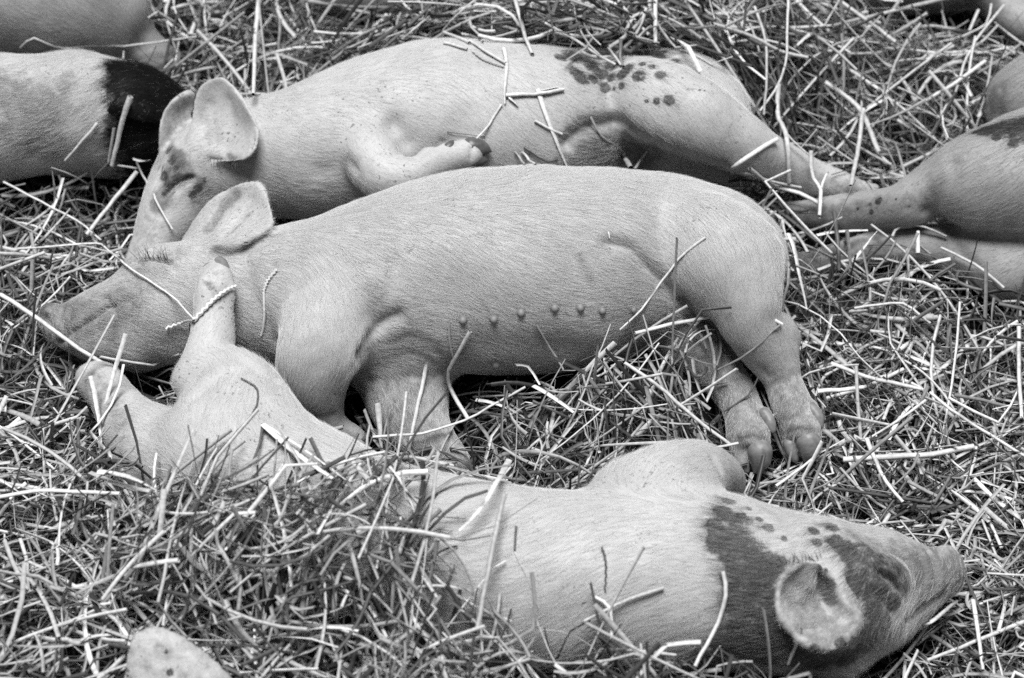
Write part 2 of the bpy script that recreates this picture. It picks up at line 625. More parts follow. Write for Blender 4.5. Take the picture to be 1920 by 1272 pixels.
def teat(parent, bvh, px, py, r):
    p = lift(bvh, px, py)
    if p is None:
        return
    s = at(px, py, p[2])[1]
    loc, nor, _, _ = bvh.ray_cast(Vector(EYE), Vector(ray(px, py)).normalized())
    nor = np.array(nor); R = r * s
    t1 = np.cross(nor, [1, 0, 0]); t1 /= np.linalg.norm(t1); t2 = np.cross(nor, t1)
    prof = [(2.3, -0.35), (1.6, 0.08), (1.1, 0.35), (0.95, 0.75), (0.78, 1.1), (0.42, 1.3), (0.0, 1.33)]
    V, F, K = [], [], 12
    drop = np.array([0, -0.25, -0.45])
    for a, b in prof:
        for j in range(K):
            g = 2 * math.pi * j / K
            V.append(p + (t1 * math.cos(g) + t2 * math.sin(g)) * a * R + nor * b * R + drop * R * max(b, 0) * 0.45)
    for i in range(len(prof) - 1):
        for j in range(K):
            F.append([i * K + j, i * K + (j + 1) % K, (i + 1) * K + (j + 1) % K, (i + 1) * K + j])
    return link("teat", new_mesh("teat", np.array(V) - np.array(parent.location), np.array(F)), M_TEAT, parent)

# ------------------------------------------------------------------ the pigs
def C(*pts, k=0.02, **kw):
    return Chain(pts, k=k, **kw)

# --- pig across the middle of the picture, belly to the camera
mid_prims = [
    C((470, 556, 82, 112), (560, 560, 92, 140), (660, 555, 100, 160), (760, 535, 105, 178), (860, 512, 108, 187), (960, 508, 108, 194),
      (1060, 503, 106, 190), (1150, 490, 103, 172), (1240, 475, 100, 147), (1320, 470, 98, 122), (1365, 482, 95, 107), k=0.02),
    C((104, 604, 46, 28), (134, 606, 48, 40), (180, 606, 52, 62), (240, 598, 58, 84), (310, 578, 65, 106), (390, 562, 72, 112), (470, 556, 82, 112), k=0.02),
    C((262, 512, 92, 26), (292, 502, 102, 34), (330, 505, 106, 40), k=0.016),
    C((94, 586, 56, 19), (91, 602, 50, 20), (101, 626, 40, 19), k=0.005),
    C((128, 636, 34, 20), (180, 645, 36, 36), (260, 640, 42, 56), k=0.012),
    C((1215, 415, 96, 62), (1278, 452, 134, 96), (1354, 486, 140, 106), (1390, 545, 130, 78), (1402, 592, 114, 60), (1432, 640, 88, 56), (1456, 682, 68, 43), (1468, 715, 54, 35),
      (1487, 765, 44, 37), (1500, 800, 38, 35), k=0.013),
    C((1456, 622, 84, 34), (1477, 636, 74, 24), k=0.012),
    C((1480, 802, 34, 19), (1484, 848, 22, 13), k=0.0025), C((1512, 800, 42, 29), (1517, 838, 30, 22), k=0.0025),
    C((1520, 762, 48, 13), (1531, 780, 47, 12), (1535, 796, 44, 8), k=0.003),
    C((1240, 600, 52, 62), (1300, 645, 48, 56), (1350, 700, 42, 43), (1388, 758, 36, 38), (1402, 812, 32, 38), k=0.012),
    C((1384, 818, 30, 20), (1391, 868, 18, 14), k=0.0025), C((1418, 814, 38, 28), (1426, 856, 26, 22), k=0.0025),
    C((1432, 772, 44, 13), (1443, 790, 43, 12), (1447, 806, 40, 8), k=0.003),
    C((640, 560, 122, 112), (606, 640, 122, 84), (590, 700, 98, 68), (598, 758, 66, 45), (618, 800, 44, 34), (660, 826, 32, 27), k=0.008),
    C((752, 660, 62, 95), (758, 720, 48, 82), (775, 780, 36, 66), (805, 830, 26, 50), (845, 868, 18, 36), k=0.02),
    Ear([(346, 446, 106, 404, 472, 134, 0), (368, 412, 122, 434, 464, 152, -6), (398, 377, 138, 472, 447, 162, -13), (430, 355, 150, 503, 428, 166, -13),
         (460, 345, 158, 510, 407, 166, -8), (482, 345, 162, 499, 366, 164, -1)], k=0.012),
]
mid_dents = [
    ([(112, 642), (150, 612), (185, 588), (203, 572)], 3.2, 5.5),
    ([(203, 572), (222, 566), (240, 566)], 5, 4.5), ([(200, 560), (212, 585)], 5, 3.5),
    ([(132, 580), (128, 600), (134, 622)], 3.5, 2.2), ([(114, 576), (113, 598), (122, 622)], 3.5, 3.0),
    ([(84, 596), (90, 608)], 4.5, 7), ([(108, 586), (104, 604), (111, 622)], 3.5, -1.5), ([(160, 580), (150, 600)], 5, 1.5), ([(175, 572), (196, 556)], 5, 2.0),
    ([(215, 602), (250, 612), (300, 640)], 14, 2.5), ([(150, 650), (200, 655), (250, 668)], 10, -2.5), ([(255, 560), (300, 545)], 14, 1.5), ([(240, 530), (270, 515)], 6, 1.5),
    ([(262, 492), (276, 486), (296, 488), (316, 494)], 3.2, 7), ([(268, 476), (290, 472), (312, 478)], 4, 2.0),
    ([(262, 502), (285, 500), (306, 500)], 6, -2.2),
    ([(398, 476), (432, 472), (472, 457), (500, 440)], 7, 10), ([(392, 432), (415, 395), (440, 368)], 7, 4), ([(420, 440), (450, 405), (470, 375)], 5, 2),
    ([(450, 470), (462, 530), (490, 590), (512, 640)], 9, 3.5),
    ([(700, 590), (730, 540), (735, 500)], 12, 4.0), ([(655, 735), (675, 660), (710, 612), (740, 590)], 8, 9), ([(645, 720), (662, 660), (695, 612)], 6, -2.5),
    ([(700, 652), (760, 632), (806, 646), (832, 684)], 5, 1.2), ([(735, 672), (775, 664), (828, 690)], 4, 0.9), ([(690, 712), (765, 706), (828, 698)], 5, 1.4), ([(770, 740), (805, 718), (830, 700)], 5, 1.1),
    ([(1140, 455), (1175, 462), (1205, 488), (1245, 530), (1282, 572)], 7, 8), ([(1282, 572), (1255, 592), (1220, 620)], 5, 8),
    ([(1282, 572), (1325, 600), (1360, 640), (1395, 690), (1430, 740), (1450, 790)], 5, 4),
    ([(1425, 690), (1437, 705)], 5, 3.0), ([(1385, 660), (1425, 690)], 12, 2.0),
    ([(1496, 832), (1496, 858)], 4.0, 5), ([(1405, 846), (1406, 880)], 4.0, 5),
    ([(1385, 800), (1405, 794), (1428, 800)], 3.5, 1.6), ([(1480, 786), (1500, 780), (1520, 784)], 3.5, 1.6), ([(1390, 826), (1412, 820), (1436, 828)], 3.5, 1.4), ([(1478, 812), (1500, 806), (1530, 812)], 3.5, 1.4),
    ([(640, 812), (668, 826)], 4, 2.5), ([(592, 780), (625, 775)], 6, 2.0),
    ([(900, 640), (1000, 645), (1100, 650)], 16, 2.0),
]
mid_grime_shade = [  # grimy snout and feet; inner ear's shade painted in; mouth, nostril, eye, folds darker
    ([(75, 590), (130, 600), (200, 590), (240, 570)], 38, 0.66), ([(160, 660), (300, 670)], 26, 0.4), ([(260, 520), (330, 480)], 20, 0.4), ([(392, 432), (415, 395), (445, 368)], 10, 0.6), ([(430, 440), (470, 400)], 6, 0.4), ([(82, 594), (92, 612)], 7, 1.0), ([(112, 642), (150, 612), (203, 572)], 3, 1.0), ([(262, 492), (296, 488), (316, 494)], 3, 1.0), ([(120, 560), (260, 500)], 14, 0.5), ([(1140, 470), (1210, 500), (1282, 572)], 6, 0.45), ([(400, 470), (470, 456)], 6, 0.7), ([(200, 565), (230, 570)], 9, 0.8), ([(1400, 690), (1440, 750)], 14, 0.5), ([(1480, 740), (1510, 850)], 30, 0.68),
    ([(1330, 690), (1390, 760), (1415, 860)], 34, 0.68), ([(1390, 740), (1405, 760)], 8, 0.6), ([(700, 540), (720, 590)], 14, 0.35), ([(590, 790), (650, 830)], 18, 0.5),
    ([(740, 720), (800, 840)], 46, 0.6), ([(690, 690), (830, 692)], 10, 0.5), ([(690, 655), (760, 632), (825, 660)], 6, 0.5), ([(850, 620), (1010, 640), (1100, 600)], 30, 0.28),  # darker tone on lower foreleg, armpit folds and lower belly
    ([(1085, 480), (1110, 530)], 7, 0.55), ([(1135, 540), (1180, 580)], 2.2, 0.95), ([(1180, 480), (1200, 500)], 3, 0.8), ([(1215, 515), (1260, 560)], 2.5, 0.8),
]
mid_pig, mid_bvh = make_pig("pig", "pale pig lying across the middle with its row of teats showing", mid_prims, dents=mid_dents, grime_shade=mid_grime_shade, hairs=160000, h=0.0024,
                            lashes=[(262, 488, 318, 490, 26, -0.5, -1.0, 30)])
for pts in ([(1482, 834, 27, 15), (1486, 850, 22, 12), (1492, 862, 18, 7)], [(1516, 828, 36, 24), (1518, 843, 30, 20), (1512, 858, 23, 9)],
            [(1389, 852, 22, 16), (1393, 870, 17, 13), (1400, 883, 13, 7)], [(1425, 846, 32, 24), (1426, 862, 25, 20), (1419, 880, 17, 9)]):
    hoof(mid_pig, pts)
for pts in ([(1521, 764, 52, 11), (1533, 782, 50, 12), (1538, 800, 45, 7)], [(1433, 774, 48, 11), (1444, 792, 46, 11), (1449, 808, 42, 7)]):
    hoof(mid_pig, pts, name="dewclaw")
for x, y, r in ((868, 600, 9.5), (926, 598, 9.5), (977, 586, 9.5), (1040, 577, 9.5), (1088, 577, 9), (1129, 582, 9), (1187, 580, 8), (862, 662, 10), (930, 680, 11)):
    teat(mid_pig, mid_bvh, x, y, r * 0.68)

# --- pig along the top, foreleg folded, spotted rump
top_prims = [
    C((480, 292, 82, 98), (540, 290, 88, 115), (610, 283, 94, 135), (700, 262, 97, 152), (800, 238, 98, 160), (880, 235, 98, 158), (1000, 240, 98, 152),
      (1090, 216, 80, 124), (1190, 206, 72, 110), (1270, 208, 84, 112), (1310, 218, 93, 97), k=0.02),
    C((272, 500, 34, 36), (292, 455, 42, 44), (318, 408, 52, 57), (350, 358, 62, 74), (392, 316, 72, 90), (440, 296, 80, 97), (500, 292, 84, 102), k=0.02),
    C((1120, 170, 84, 50), (1205, 184, 128, 80), (1295, 218, 130, 76), (1366, 258, 110, 60), (1440, 295, 78, 45), (1510, 330, 48, 36), (1570, 350, 34, 31), (1612, 360, 26, 22), k=0.012),
    C((1600, 352, 30, 13), (1640, 352, 22, 9), k=0.005), C((1600, 368, 26, 13), (1645, 372, 18, 9), k=0.005),
    C((1210, 300, 48, 55), (1290, 310, 38, 45), (1370, 340, 28, 34), k=0.01),
    C((672, 230, 120, 86), (694, 280, 138, 64), (718, 330, 147, 49), (765, 328, 152, 39), (806, 310, 152, 36), (850, 294, 150, 28), (880, 288, 148, 24), k=0.006),
    C((832, 290, 158, 14), (845, 275, 160, 8), k=0.004),
    C((872, 282, 151, 18), (893, 277, 149, 16), k=0.004), C((872, 298, 144, 16), (890, 300, 140, 13), k=0.004),
    Ear([(360, 290, 108, 440, 306, 136, -2), (357, 258, 124, 472, 288, 150, -12), (362, 215, 142, 483, 245, 162, -17), (372, 175, 158, 463, 200, 172, -14),
         (388, 155, 168, 440, 167, 176, -7), (406, 147, 174, 421, 149, 176, -1)], k=0.012),
    Ear([(302, 296, 96, 346, 280, 92, -3), (300, 250, 118, 350, 248, 106, -7), (307, 213, 132, 356, 214, 120, -7), (325, 190, 140, 360, 192, 128, -3), (350, 176, 143, 360, 178, 138, -1)], k=0.004),
]
top_dents = [
    ([(1062, 268), (1095, 240), (1140, 230), (1185, 243), (1240, 272), (1290, 290), (1350, 310)], 8, 10),
    ([(1225, 275), (1215, 295), (1190, 320)], 6, 3),
    ([(738, 232), (760, 264), (776, 288)], 10, 5), ([(785, 290), (806, 280), (830, 268)], 5, 3),
    ([(700, 185), (740, 230)], 14, 2.5), ([(652, 300), (664, 318)], 7, 2), ([(600, 320), (660, 312)], 12, 2.5),
    ([(308, 364), (322, 348), (342, 338), (358, 334)], 4, 8), ([(300, 340), (312, 322), (335, 312)], 5, 2.5), ([(300, 350), (330, 325), (356, 318)], 5, 2.4), ([(320, 375), (350, 352)], 7, -2.0),
    ([(390, 300), (410, 302), (440, 302)], 6, 5), ([(400, 265), (390, 225), (392, 200)], 8, 3.5), ([(420, 270), (435, 230), (430, 190)], 6, 1.4),
    ([(884, 280), (884, 296)], 3, 2.5),
]
top_spots = [(1118, 103, 24), (1150, 102, 20), (1180, 104, 22), (1210, 104, 22), (1238, 106, 14), (334, 336, 13), (318, 350, 12), (352, 332, 8), (309, 332, 9), (322, 300, 11), (316, 284, 8), (330, 318, 8), (372, 352, 10), (360, 366, 9), (308, 366, 8), (382, 338, 6), (1052, 108, 14), (1075, 104, 26), (1088, 146, 20), (1078, 135, 15), (1108, 122, 22), (1112, 148, 12), (1128, 138, 18), (1134, 165, 13), (1150, 122, 22), (1146, 145, 12),
             (1168, 138, 15), (1177, 128, 13), (1120, 95, 28), (1165, 95, 25), (1200, 100, 26), (1228, 106, 18), (1205, 120, 9), (1240, 98, 14),
             (1198, 142, 15), (1222, 125, 8.5), (1238, 142, 12), (1151, 167, 4.5), (1166, 161, 8), (1263, 115, 13), (1212, 190, 5), (1230, 190, 9), (1254, 188, 12),
             (1290, 168, 3), (1300, 168, 3), (1312, 169, 3), (1322, 170, 3), (1335, 172, 2.5)]
top_grime_shade = [([(1090, 262), (1140, 275), (1200, 300)], 34, 0.62), ([(1060, 300), (1180, 310)], 20, 0.5), ([(300, 380), (320, 340), (335, 300)], 16, 0.85), ([(308, 364), (322, 348), (358, 334)], 4, 1.0), ([(300, 300), (352, 200)], 22, 0.4), ([(262, 470), (285, 400)], 20, 0.35), ([(310, 360), (350, 338)], 12, 1.0), ([(350, 330), (385, 350), (370, 375)], 13, 0.6), ([(318, 280), (335, 300)], 10, 0.7),  # belly under thigh: mottled skin plus painted shade; far ear darker; face grimy
             ([(380, 200), (395, 260)], 9, 0.4), ([(430, 290), (440, 300)], 6, 0.6), ([(1430, 290), (1600, 360)], 14, 0.4), ([(1240, 90), (1050, 80)], 14, 0.5), ([(640, 160), (760, 150)], 8, 0.25),  # near ear's hollow and fold darker; grimy hind shank
             ([(1130, 290), (1160, 300)], 16, 0.35)]  # more of the thigh's shade painted on the belly
top_pig, top_bvh = make_pig("pig", "pig with dark round spots on its rump and foreleg folded onto its chest", top_prims, dents=top_dents, spots=top_spots, grime_shade=top_grime_shade, mat=M_SKIN_PATCH, mix_hair=0.2, h=0.0026,
                            hairs=40000, lashes=[(392, 300, 445, 302, 22, 0.1, 1.0, 20), (300, 300, 330, 360, 26, -0.3, 0.8, 14)])
hoof(top_pig, [(884, 277, 152, 20), (901, 278, 151, 16), (920, 284, 148, 3)], M_HOOF_DARK)
hoof(top_pig, [(884, 299, 144, 17), (900, 300, 142, 12), (914, 302, 139, 3)], M_HOOF_DARK)
hoof(top_pig, [(836, 284, 160, 12), (843, 274, 163, 9), (849, 264, 165, 3)], M_HOOF_DARK, name="dewclaw")

# --- pig along the bottom, back to the camera, dark neck and face
low_prims = [
    C((430, 872, 85, 150), (540, 930, 88, 150), (680, 1000, 92, 150), (840, 1060, 95, 168), (1000, 1090, 97, 174), (1130, 1090, 100, 172), (1260, 1085, 100, 172),
      (1370, 1095, 96, 162), (1460, 1110, 88, 148), (1530, 1115, 80, 138), k=0.02, flip=True),
    C((1460, 1110, 86, 146), (1540, 1112, 78, 135), (1600, 1108, 72, 122), (1655, 1095, 66, 98), (1700, 1086, 60, 74), (1732, 1078, 57, 54), (1760, 1074, 55, 42), k=0.014, flip=True),
    C((1772, 1044, 72, 25), (1786, 1068, 60, 27), (1782, 1092, 48, 24), k=0.004),
    C((1628, 1058, 128, 26), (1662, 1066, 122, 24), (1688, 1088, 108, 18), k=0.012), C((1600, 1165, 84, 62), (1650, 1150, 78, 46), k=0.014),
    C((1560, 1180, 55, 95), (1630, 1150, 50, 80), (1700, 1120, 46, 54), (1745, 1095, 46, 40), k=0.012),
    C((450, 860, 102, 140), (452, 780, 120, 102), (428, 716, 128, 68), (392, 690, 132, 54), (396, 650, 136, 44), (402, 605, 140, 38), (403, 560, 142, 37), (406, 525, 142, 31), k=0.014),
    C((360, 715, 128, 38), (345, 705, 128, 22), k=0.012),
    C((395, 535, 140, 20), (395, 512, 140, 17), k=0.005), C((416, 530, 144, 22), (413, 500, 146, 18), k=0.005),
    C((425, 560, 146, 18), (436, 540, 146, 9), k=0.005),
    C((330, 880, 60, 110), (255, 810, 50, 62), (212, 750, 44, 45), (190, 722, 42, 42), (172, 712, 38, 32), k=0.015),
    C((1225, 985, 112, 140), (1272, 915, 108, 88), (1318, 890, 88, 60), (1345, 892, 62, 46), (1362, 905, 42, 36), k=0.016),
    C((1150, 960, 60, 60), (1230, 900, 40, 40), k=0.016),
]
low_ear = Ear([(1566, 1082, 146, 1598, 1136, 122, 0), (1536, 1058, 166, 1612, 1162, 130, -10), (1494, 1058, 172, 1596, 1200, 126, -13), (1462, 1086, 168, 1556, 1218, 122, -10),
               (1456, 1132, 156, 1516, 1214, 126, -5), (1464, 1162, 146, 1490, 1194, 130, -1)], k=0.007, thick=0.0040)
low_prims.append(low_ear)
low_dents = [
    ([(1552, 1082), (1554, 1106), (1560, 1126)], 8, 13), ([(1540, 1122), (1558, 1140)], 9, 9), ([(1565, 1150), (1540, 1178), (1500, 1184)], 5, 3.5), ([(1556, 1165), (1530, 1192), (1500, 1198)], 5, -2), ([(1490, 1110), (1520, 1120)], 20, 5),
    ([(1500, 1060), (1467, 1090), (1460, 1130), (1472, 1165), (1512, 1208), (1552, 1216)], 4, -3), ([(1580, 1128), (1604, 1150), (1608, 1172), (1588, 1194)], 4.5, -4),
    ([(1648, 1074), (1670, 1084), (1688, 1104)], 4.5, 7), ([(1636, 1060), (1672, 1062), (1702, 1090)], 5, 3.5), ([(1640, 1090), (1662, 1104), (1680, 1120)], 6, -4), ([(1650, 1064), (1680, 1076)], 5, -2.5), ([(1630, 1110), (1660, 1130), (1672, 1150)], 5, 2.5), ([(1700, 1050), (1710, 1090), (1700, 1130)], 5, 1.5), ([(1725, 1045), (1735, 1085)], 5, 1.5),
    ([(1744, 1034), (1757, 1065), (1754, 1105)], 4.5, 3.6), ([(1725, 1040), (1738, 1070), (1736, 1100)], 4, 1.8), ([(1700, 1165), (1740, 1135), (1768, 1116)], 4, 3.5), ([(1740, 1040), (1755, 1080)], 6, 1.0),
    ([(1400, 915), (1450, 952), (1500, 1000)], 12, 3.0), ([(1350, 880), (1338, 862)], 6, 4), ([(1110, 935), (1160, 950), (1220, 970)], 30, 3),
    ([(388, 520), (396, 538), (406, 550)], 3, 3.0), ([(404, 505), (402, 530)], 3.2, 2.8), ([(375, 640), (420, 650)], 10, 1.5), ([(330, 745), (365, 740), (420, 700), (520, 710)], 9, 4),
    ([(438, 655), (450, 672), (480, 690)], 8, 2.5),
]
low_spots = [(1366, 940, 16), (1358, 962, 26), (1340, 990, 24), (1346, 1015, 28), (1385, 975, 26), (1385, 1010, 36), (1405, 1050, 48), (1372, 1045, 26), (1378, 1082, 30), (1425, 1100, 56), (1390, 1130, 40),
             (1432, 1160, 60), (1395, 1190, 48), (1372, 1215, 44), (1440, 1215, 62), (1490, 1220, 56), (1340, 1240, 30), (1540, 1240, 40), (1455, 1060, 26), (1404, 954, 7), (1440, 990, 12), (1425, 975, 9), (1470, 1010, 8),
             (1526, 996, 14), (1560, 988, 16), (1532, 1018, 13), (1568, 1016, 22), (1592, 1036, 30), (1622, 1034, 24), (1612, 1066, 34), (1650, 1058, 28), (1678, 1076, 26), (1694, 1102, 20),
             (1640, 1100, 40), (1600, 1098, 32), (1645, 1145, 34), (1672, 1130, 24), (1632, 1185, 26), (1620, 1215, 22), (1500, 1225, 30), (1585, 1235, 26), (1660, 1165, 20)]
low_keep = [(1555, 1098, 17), (1552, 1120, 19), (1528, 1218, 12), (1546, 1226, 10), (1576, 1206, 13), (1600, 1200, 8), (1556, 1108, 12), (1546, 1124, 14), (1560, 1128, 10), (1548, 1070, 7)]  # dark patches at the rim; the ear hollow's shade painted as pigment
low_grime_shade = [([(1690, 1070), (1800, 1080)], 46, 0.72), ([(1640, 1040), (1700, 1120), (1640, 1200)], 40, 0.55), ([(1480, 1090), (1520, 1140), (1540, 1190), (1590, 1170)], 36, 0.55), ([(1540, 1090), (1556, 1120)], 12, 0.9), ([(1560, 1240), (1640, 1220), (1700, 1150)], 30, 0.45), ([(1600, 1010), (1690, 1050)], 26, 0.5), ([(1500, 985), (1580, 980)], 20, 0.3), ([(1748, 1030), (1760, 1065), (1756, 1105)], 5, 0.9), ([(1700, 1165), (1768, 1116)], 4, 0.9), ([(1700, 1080), (1790, 1080)], 30, 0.35), ([(1760, 1050), (1760, 1110)], 12, 0.6), ([(400, 500), (405, 560)], 18, 0.3), ([(170, 710), (230, 790)], 22, 0.45), ([(385, 530), (410, 550)], 6, 0.6)]  # grimy face and feet; ear hollow's shade painted in; mouth and snout groove darker
low_pig, low_bvh = make_pig("pig", "pig with a dark speckled neck and face and floppy pale ear, half under straw", low_prims, dents=low_dents, spots=low_spots, grime_shade=low_grime_shade, mat=M_SKIN_PATCH, pale_ears=[(low_ear, low_keep)], mix_hair=0.42, h=0.0026,
                            hairs=62000, hair_len=0.019, hair_dark=0.045, lashes=[(1645, 1062, 1692, 1100, 26, 0.6, 0.5, 14), (1470, 1060, 1540, 1050, 26, -0.3, -0.9, 22)])

for pts in ([(394, 518, 143, 16), (393, 506, 143, 14), (399, 496, 143, 6)], [(414, 508, 148, 18), (413, 497, 149, 15), (409, 486, 149, 6)]):
    hoof(low_pig, pts)

# --- pig at the right edge, legs stretched towards the middle
right_prims = [
    C((1940, 335, 100, 128), (2040, 320, 102, 150), (2200, 300, 102, 170), (2400, 280, 100, 160), k=0.02, flip=True),
    C((1925, 335, 108, 122), (1840, 342, 108, 94), (1770, 350, 98, 58), (1716, 374, 84, 46), (1690, 386, 76, 42), (1640, 394, 60, 37), (1580, 398, 42, 33), (1525, 400, 30, 27), (1480, 398, 24, 19), k=0.014),
    C((1716, 392, 78, 26), (1735, 386, 80, 18), k=0.012), C((1600, 412, 44, 16), (1590, 420, 40, 12), k=0.006),
    C((1500, 395, 24, 12), (1462, 392, 20, 9), k=0.005), C((1500, 408, 22, 12), (1466, 412, 18, 9), k=0.005),
    C((1960, 492, 52, 64), (1880, 490, 48, 58), (1810, 474, 42, 50), (1745, 462, 36, 40), (1660, 464, 30, 35), (1590, 478, 25, 30), (1530, 492, 20, 25), (1500, 497, 18, 20), k=0.004),
    C((1880, 520, 40, 40), (1960, 510, 42, 48), k=0.02),
    C((1520, 484, 24, 13), (1490, 486, 20, 11), k=0.005), C((1520, 498, 20, 13), (1492, 506, 16, 11), k=0.005),
]
right_dents = [([(1735, 395), (1775, 340), (1790, 310)], 10, 3.5), ([(1745, 400), (1790, 428), (1860, 446), (1925, 450)], 8, 5), ([(1790, 440), (1800, 475), (1830, 500)], 7, 2.5), ([(1550, 470), (1590, 460)], 5, 3)]
right_spots = [(1830, 247, 10), (1850, 243, 22), (1880, 240, 28), (1905, 238, 34), (1930, 235, 40), (1868, 258, 10), (1900, 268, 12), (1648, 377, 9), (1632, 384, 4), (1608, 392, 4), (1634, 398, 5.5), (1680, 374, 3), (1705, 388, 3)]
right_grime = [([(1480, 400), (1700, 380)], 16, 0.5), ([(1490, 490), (1650, 455)], 18, 0.6), ([(1800, 300), (1920, 400)], 50, 0.2)]
right_pig, right_bvh = make_pig("pig", "pig at the right edge with both hind legs stretched out towards the middle pig", right_prims, mat=M_SKIN_DIM, dents=right_dents, spots=right_spots, grime_shade=right_grime,
                                hairs=16000, hair_tone=0.45, clip=((-9, -9), (0.95, 9)))

for pts in ([(1478, 393, 23, 11), (1464, 391, 21, 10), (1450, 392, 19, 4)], [(1480, 409, 21, 11), (1466, 411, 19, 10), (1453, 413, 17, 4)],
            [(1506, 485, 23, 13), (1490, 486, 21, 11), (1474, 489, 18, 4)], [(1508, 501, 19, 13), (1492, 505, 17, 11), (1477, 510, 15, 4)]):
    hoof(right_pig, pts)

# --- pig behind it
back_prims = [C((1930, 190, 82, 76), (1985, 190, 88, 110), (2090, 180, 92, 130), (2250, 170, 92, 130), k=0.02, flip=True), C((1905, 205, 70, 52), (1880, 215, 40, 34), k=0.02)]
back_pig, back_bvh = make_pig("pig", "pig whose grey rump just shows at the right edge above the outstretched legs", back_prims, mat=M_SKIN_DIM, dents=[([(1875, 170), (1872, 210)], 8, 3)],
                              grime_shade=[([(1860, 180), (1880, 215)], 18, 0.7)], hairs=6000, hair_tone=0.42, h=0.004, clip=((-9, -9), (0.95, 9)))

# --- pig on the left with the black head
black_prims = [
    C((-250, 260, 92, 135), (-140, 245, 92, 130), (-40, 228, 92, 122), (60, 215, 92, 112), (140, 205, 88, 107), (205, 208, 82, 98), (270, 222, 75, 84), k=0.02, flip=True),
    C((250, 218, 76, 88), (310, 232, 60, 66), (355, 240, 46, 48), (395, 250, 38, 38), k=0.02, flip=True),
    C((150, 260, 60, 70), (230, 285, 45, 50), (290, 300, 40, 40), k=0.02, flip=True),
    Ear([(304, 174, 106, 312, 212, 100, 3), (276, 166, 126, 292, 226, 112, 7), (242, 168, 138, 262, 224, 122, 8), (218, 184, 138, 232, 216, 126, 5), (203, 205, 130, 212, 214, 124, 1)], k=0.005),
]
black_spots = [(235, 130, 42), (225, 160, 36), (260, 160, 60), (235, 205, 46), (250, 250, 55), (300, 200, 70), (330, 230, 70), (290, 270, 62), (270, 300, 50), (370, 240, 70), (400, 250, 60), (310, 170, 40), (330, 190, 135), (300, 160, 98), (340, 290, 130)]
black_grime = [([(0, 170), (90, 200), (60, 250)], 40, 0.62), ([(90, 215), (130, 150)], 16, 0.55), ([(20, 250), (100, 280)], 26, 0.6)]
black_pig, black_bvh = make_pig("pig", "flecked pale pig at the left edge with a black head and ear", black_prims, mat=M_SKIN_FLECK, spots=black_spots, grime_shade=black_grime,
                                dents=[([(240, 200), (300, 190)], 12, 3)], hairs=26000, hair_len=0.018, hair_dark=0.012, mix_hair=0.02, clip=((-0.95, -9), (9, 9)))

# --- pig in the top left corner
corner_prims = [
    C((-180, -60, 100, 150), (-60, -40, 100, 145), (60, -15, 98, 132), (140, 2, 92, 112), (200, 20, 82, 80), k=0.02),
    C((60, 50, 60, 75), (-20, 95, 45, 60), (-90, 120, 35, 50), k=0.02),
    C((190, 40, 70, 72), (236, 72, 46, 50), (278, 102, 34, 44), (312, 124, 24, 32), k=0.02),
]
corner_pig, corner_bvh = make_pig("pig", "grey pig in the top left corner behind the black-headed one", corner_prims, mat=M_SKIN_DIM, dents=[([(60, 75), (90, 95), (70, 110)], 8, 3), ([(255, 70), (262, 90)], 8, 3)],
                                  hairs=10000, hair_tone=0.5, h=0.004, clip=((-0.95, -9), (9, 9)))

# --- pigs peeping in at the top edge and at the bottom edge
peep_prims = [C((640, -30, 60, 60), (730, -30, 62, 72), (850, -40, 62, 74), (980, -60, 60, 70), k=0.02)]
peep_pig, peep_bvh = make_pig("pig", "dim pig barely showing through straw at the top edge above the spotted one", peep_prims, mat=M_SKIN_DIM, hairs=6000, hair_tone=0.35, h=0.004)
far_prims = [C((1580, -60, 62, 70), (1660, -45, 62, 72), (1740, -40, 60, 66), (1820, -40, 55, 58), (1860, -20, 45, 44), k=0.02), C((1880, 20, 40, 34), (1930, 45, 38, 42), (1990, 60, 38, 42), k=0.02)]
far_pig, far_bvh = make_pig("pig", "dim pig at the top right corner, mostly cut off and behind straw", far_prims, mat=M_SKIN_DIM, grime_shade=[([(1700, 0), (1850, 10)], 30, 0.7)], hairs=6000, hair_tone=0.35, h=0.004)
near_prims = [
    C((330, 1400, 70, 110), (250, 1480, 80, 130), (150, 1580, 90, 150), (20, 1680, 90, 160), k=0.02, flip=True),
    C((430, 1390, 62, 90), (520, 1380, 50, 60), k=0.02),
    Ear([(225, 1335, 130, 470, 1330, 134, 10), (234, 1275, 146, 440, 1282, 146, 9), (240, 1228, 160, 400, 1238, 158, 6), (250, 1196, 170, 350, 1200, 168, 3), (272, 1181, 174, 310, 1181, 174, 0)], k=0.012),
]
near_pig, near_bvh = make_pig("pig", "pig at the bottom edge of which only one pale ear shows", near_prims, dents=[([(300, 1200), (350, 1270)], 6, -1.5), ([(330, 1200), (390, 1270)], 6, -1.5), ([(320, 1240), (330, 1272)], 8, 3)],
                              grime_shade=[([(250, 1200), (400, 1272)], 60, 0.3)], spots=[(311, 1222, 6), (318, 1262, 8), (279, 1245, 3), (332, 1250, 4)], hairs=6000, h=0.0035)


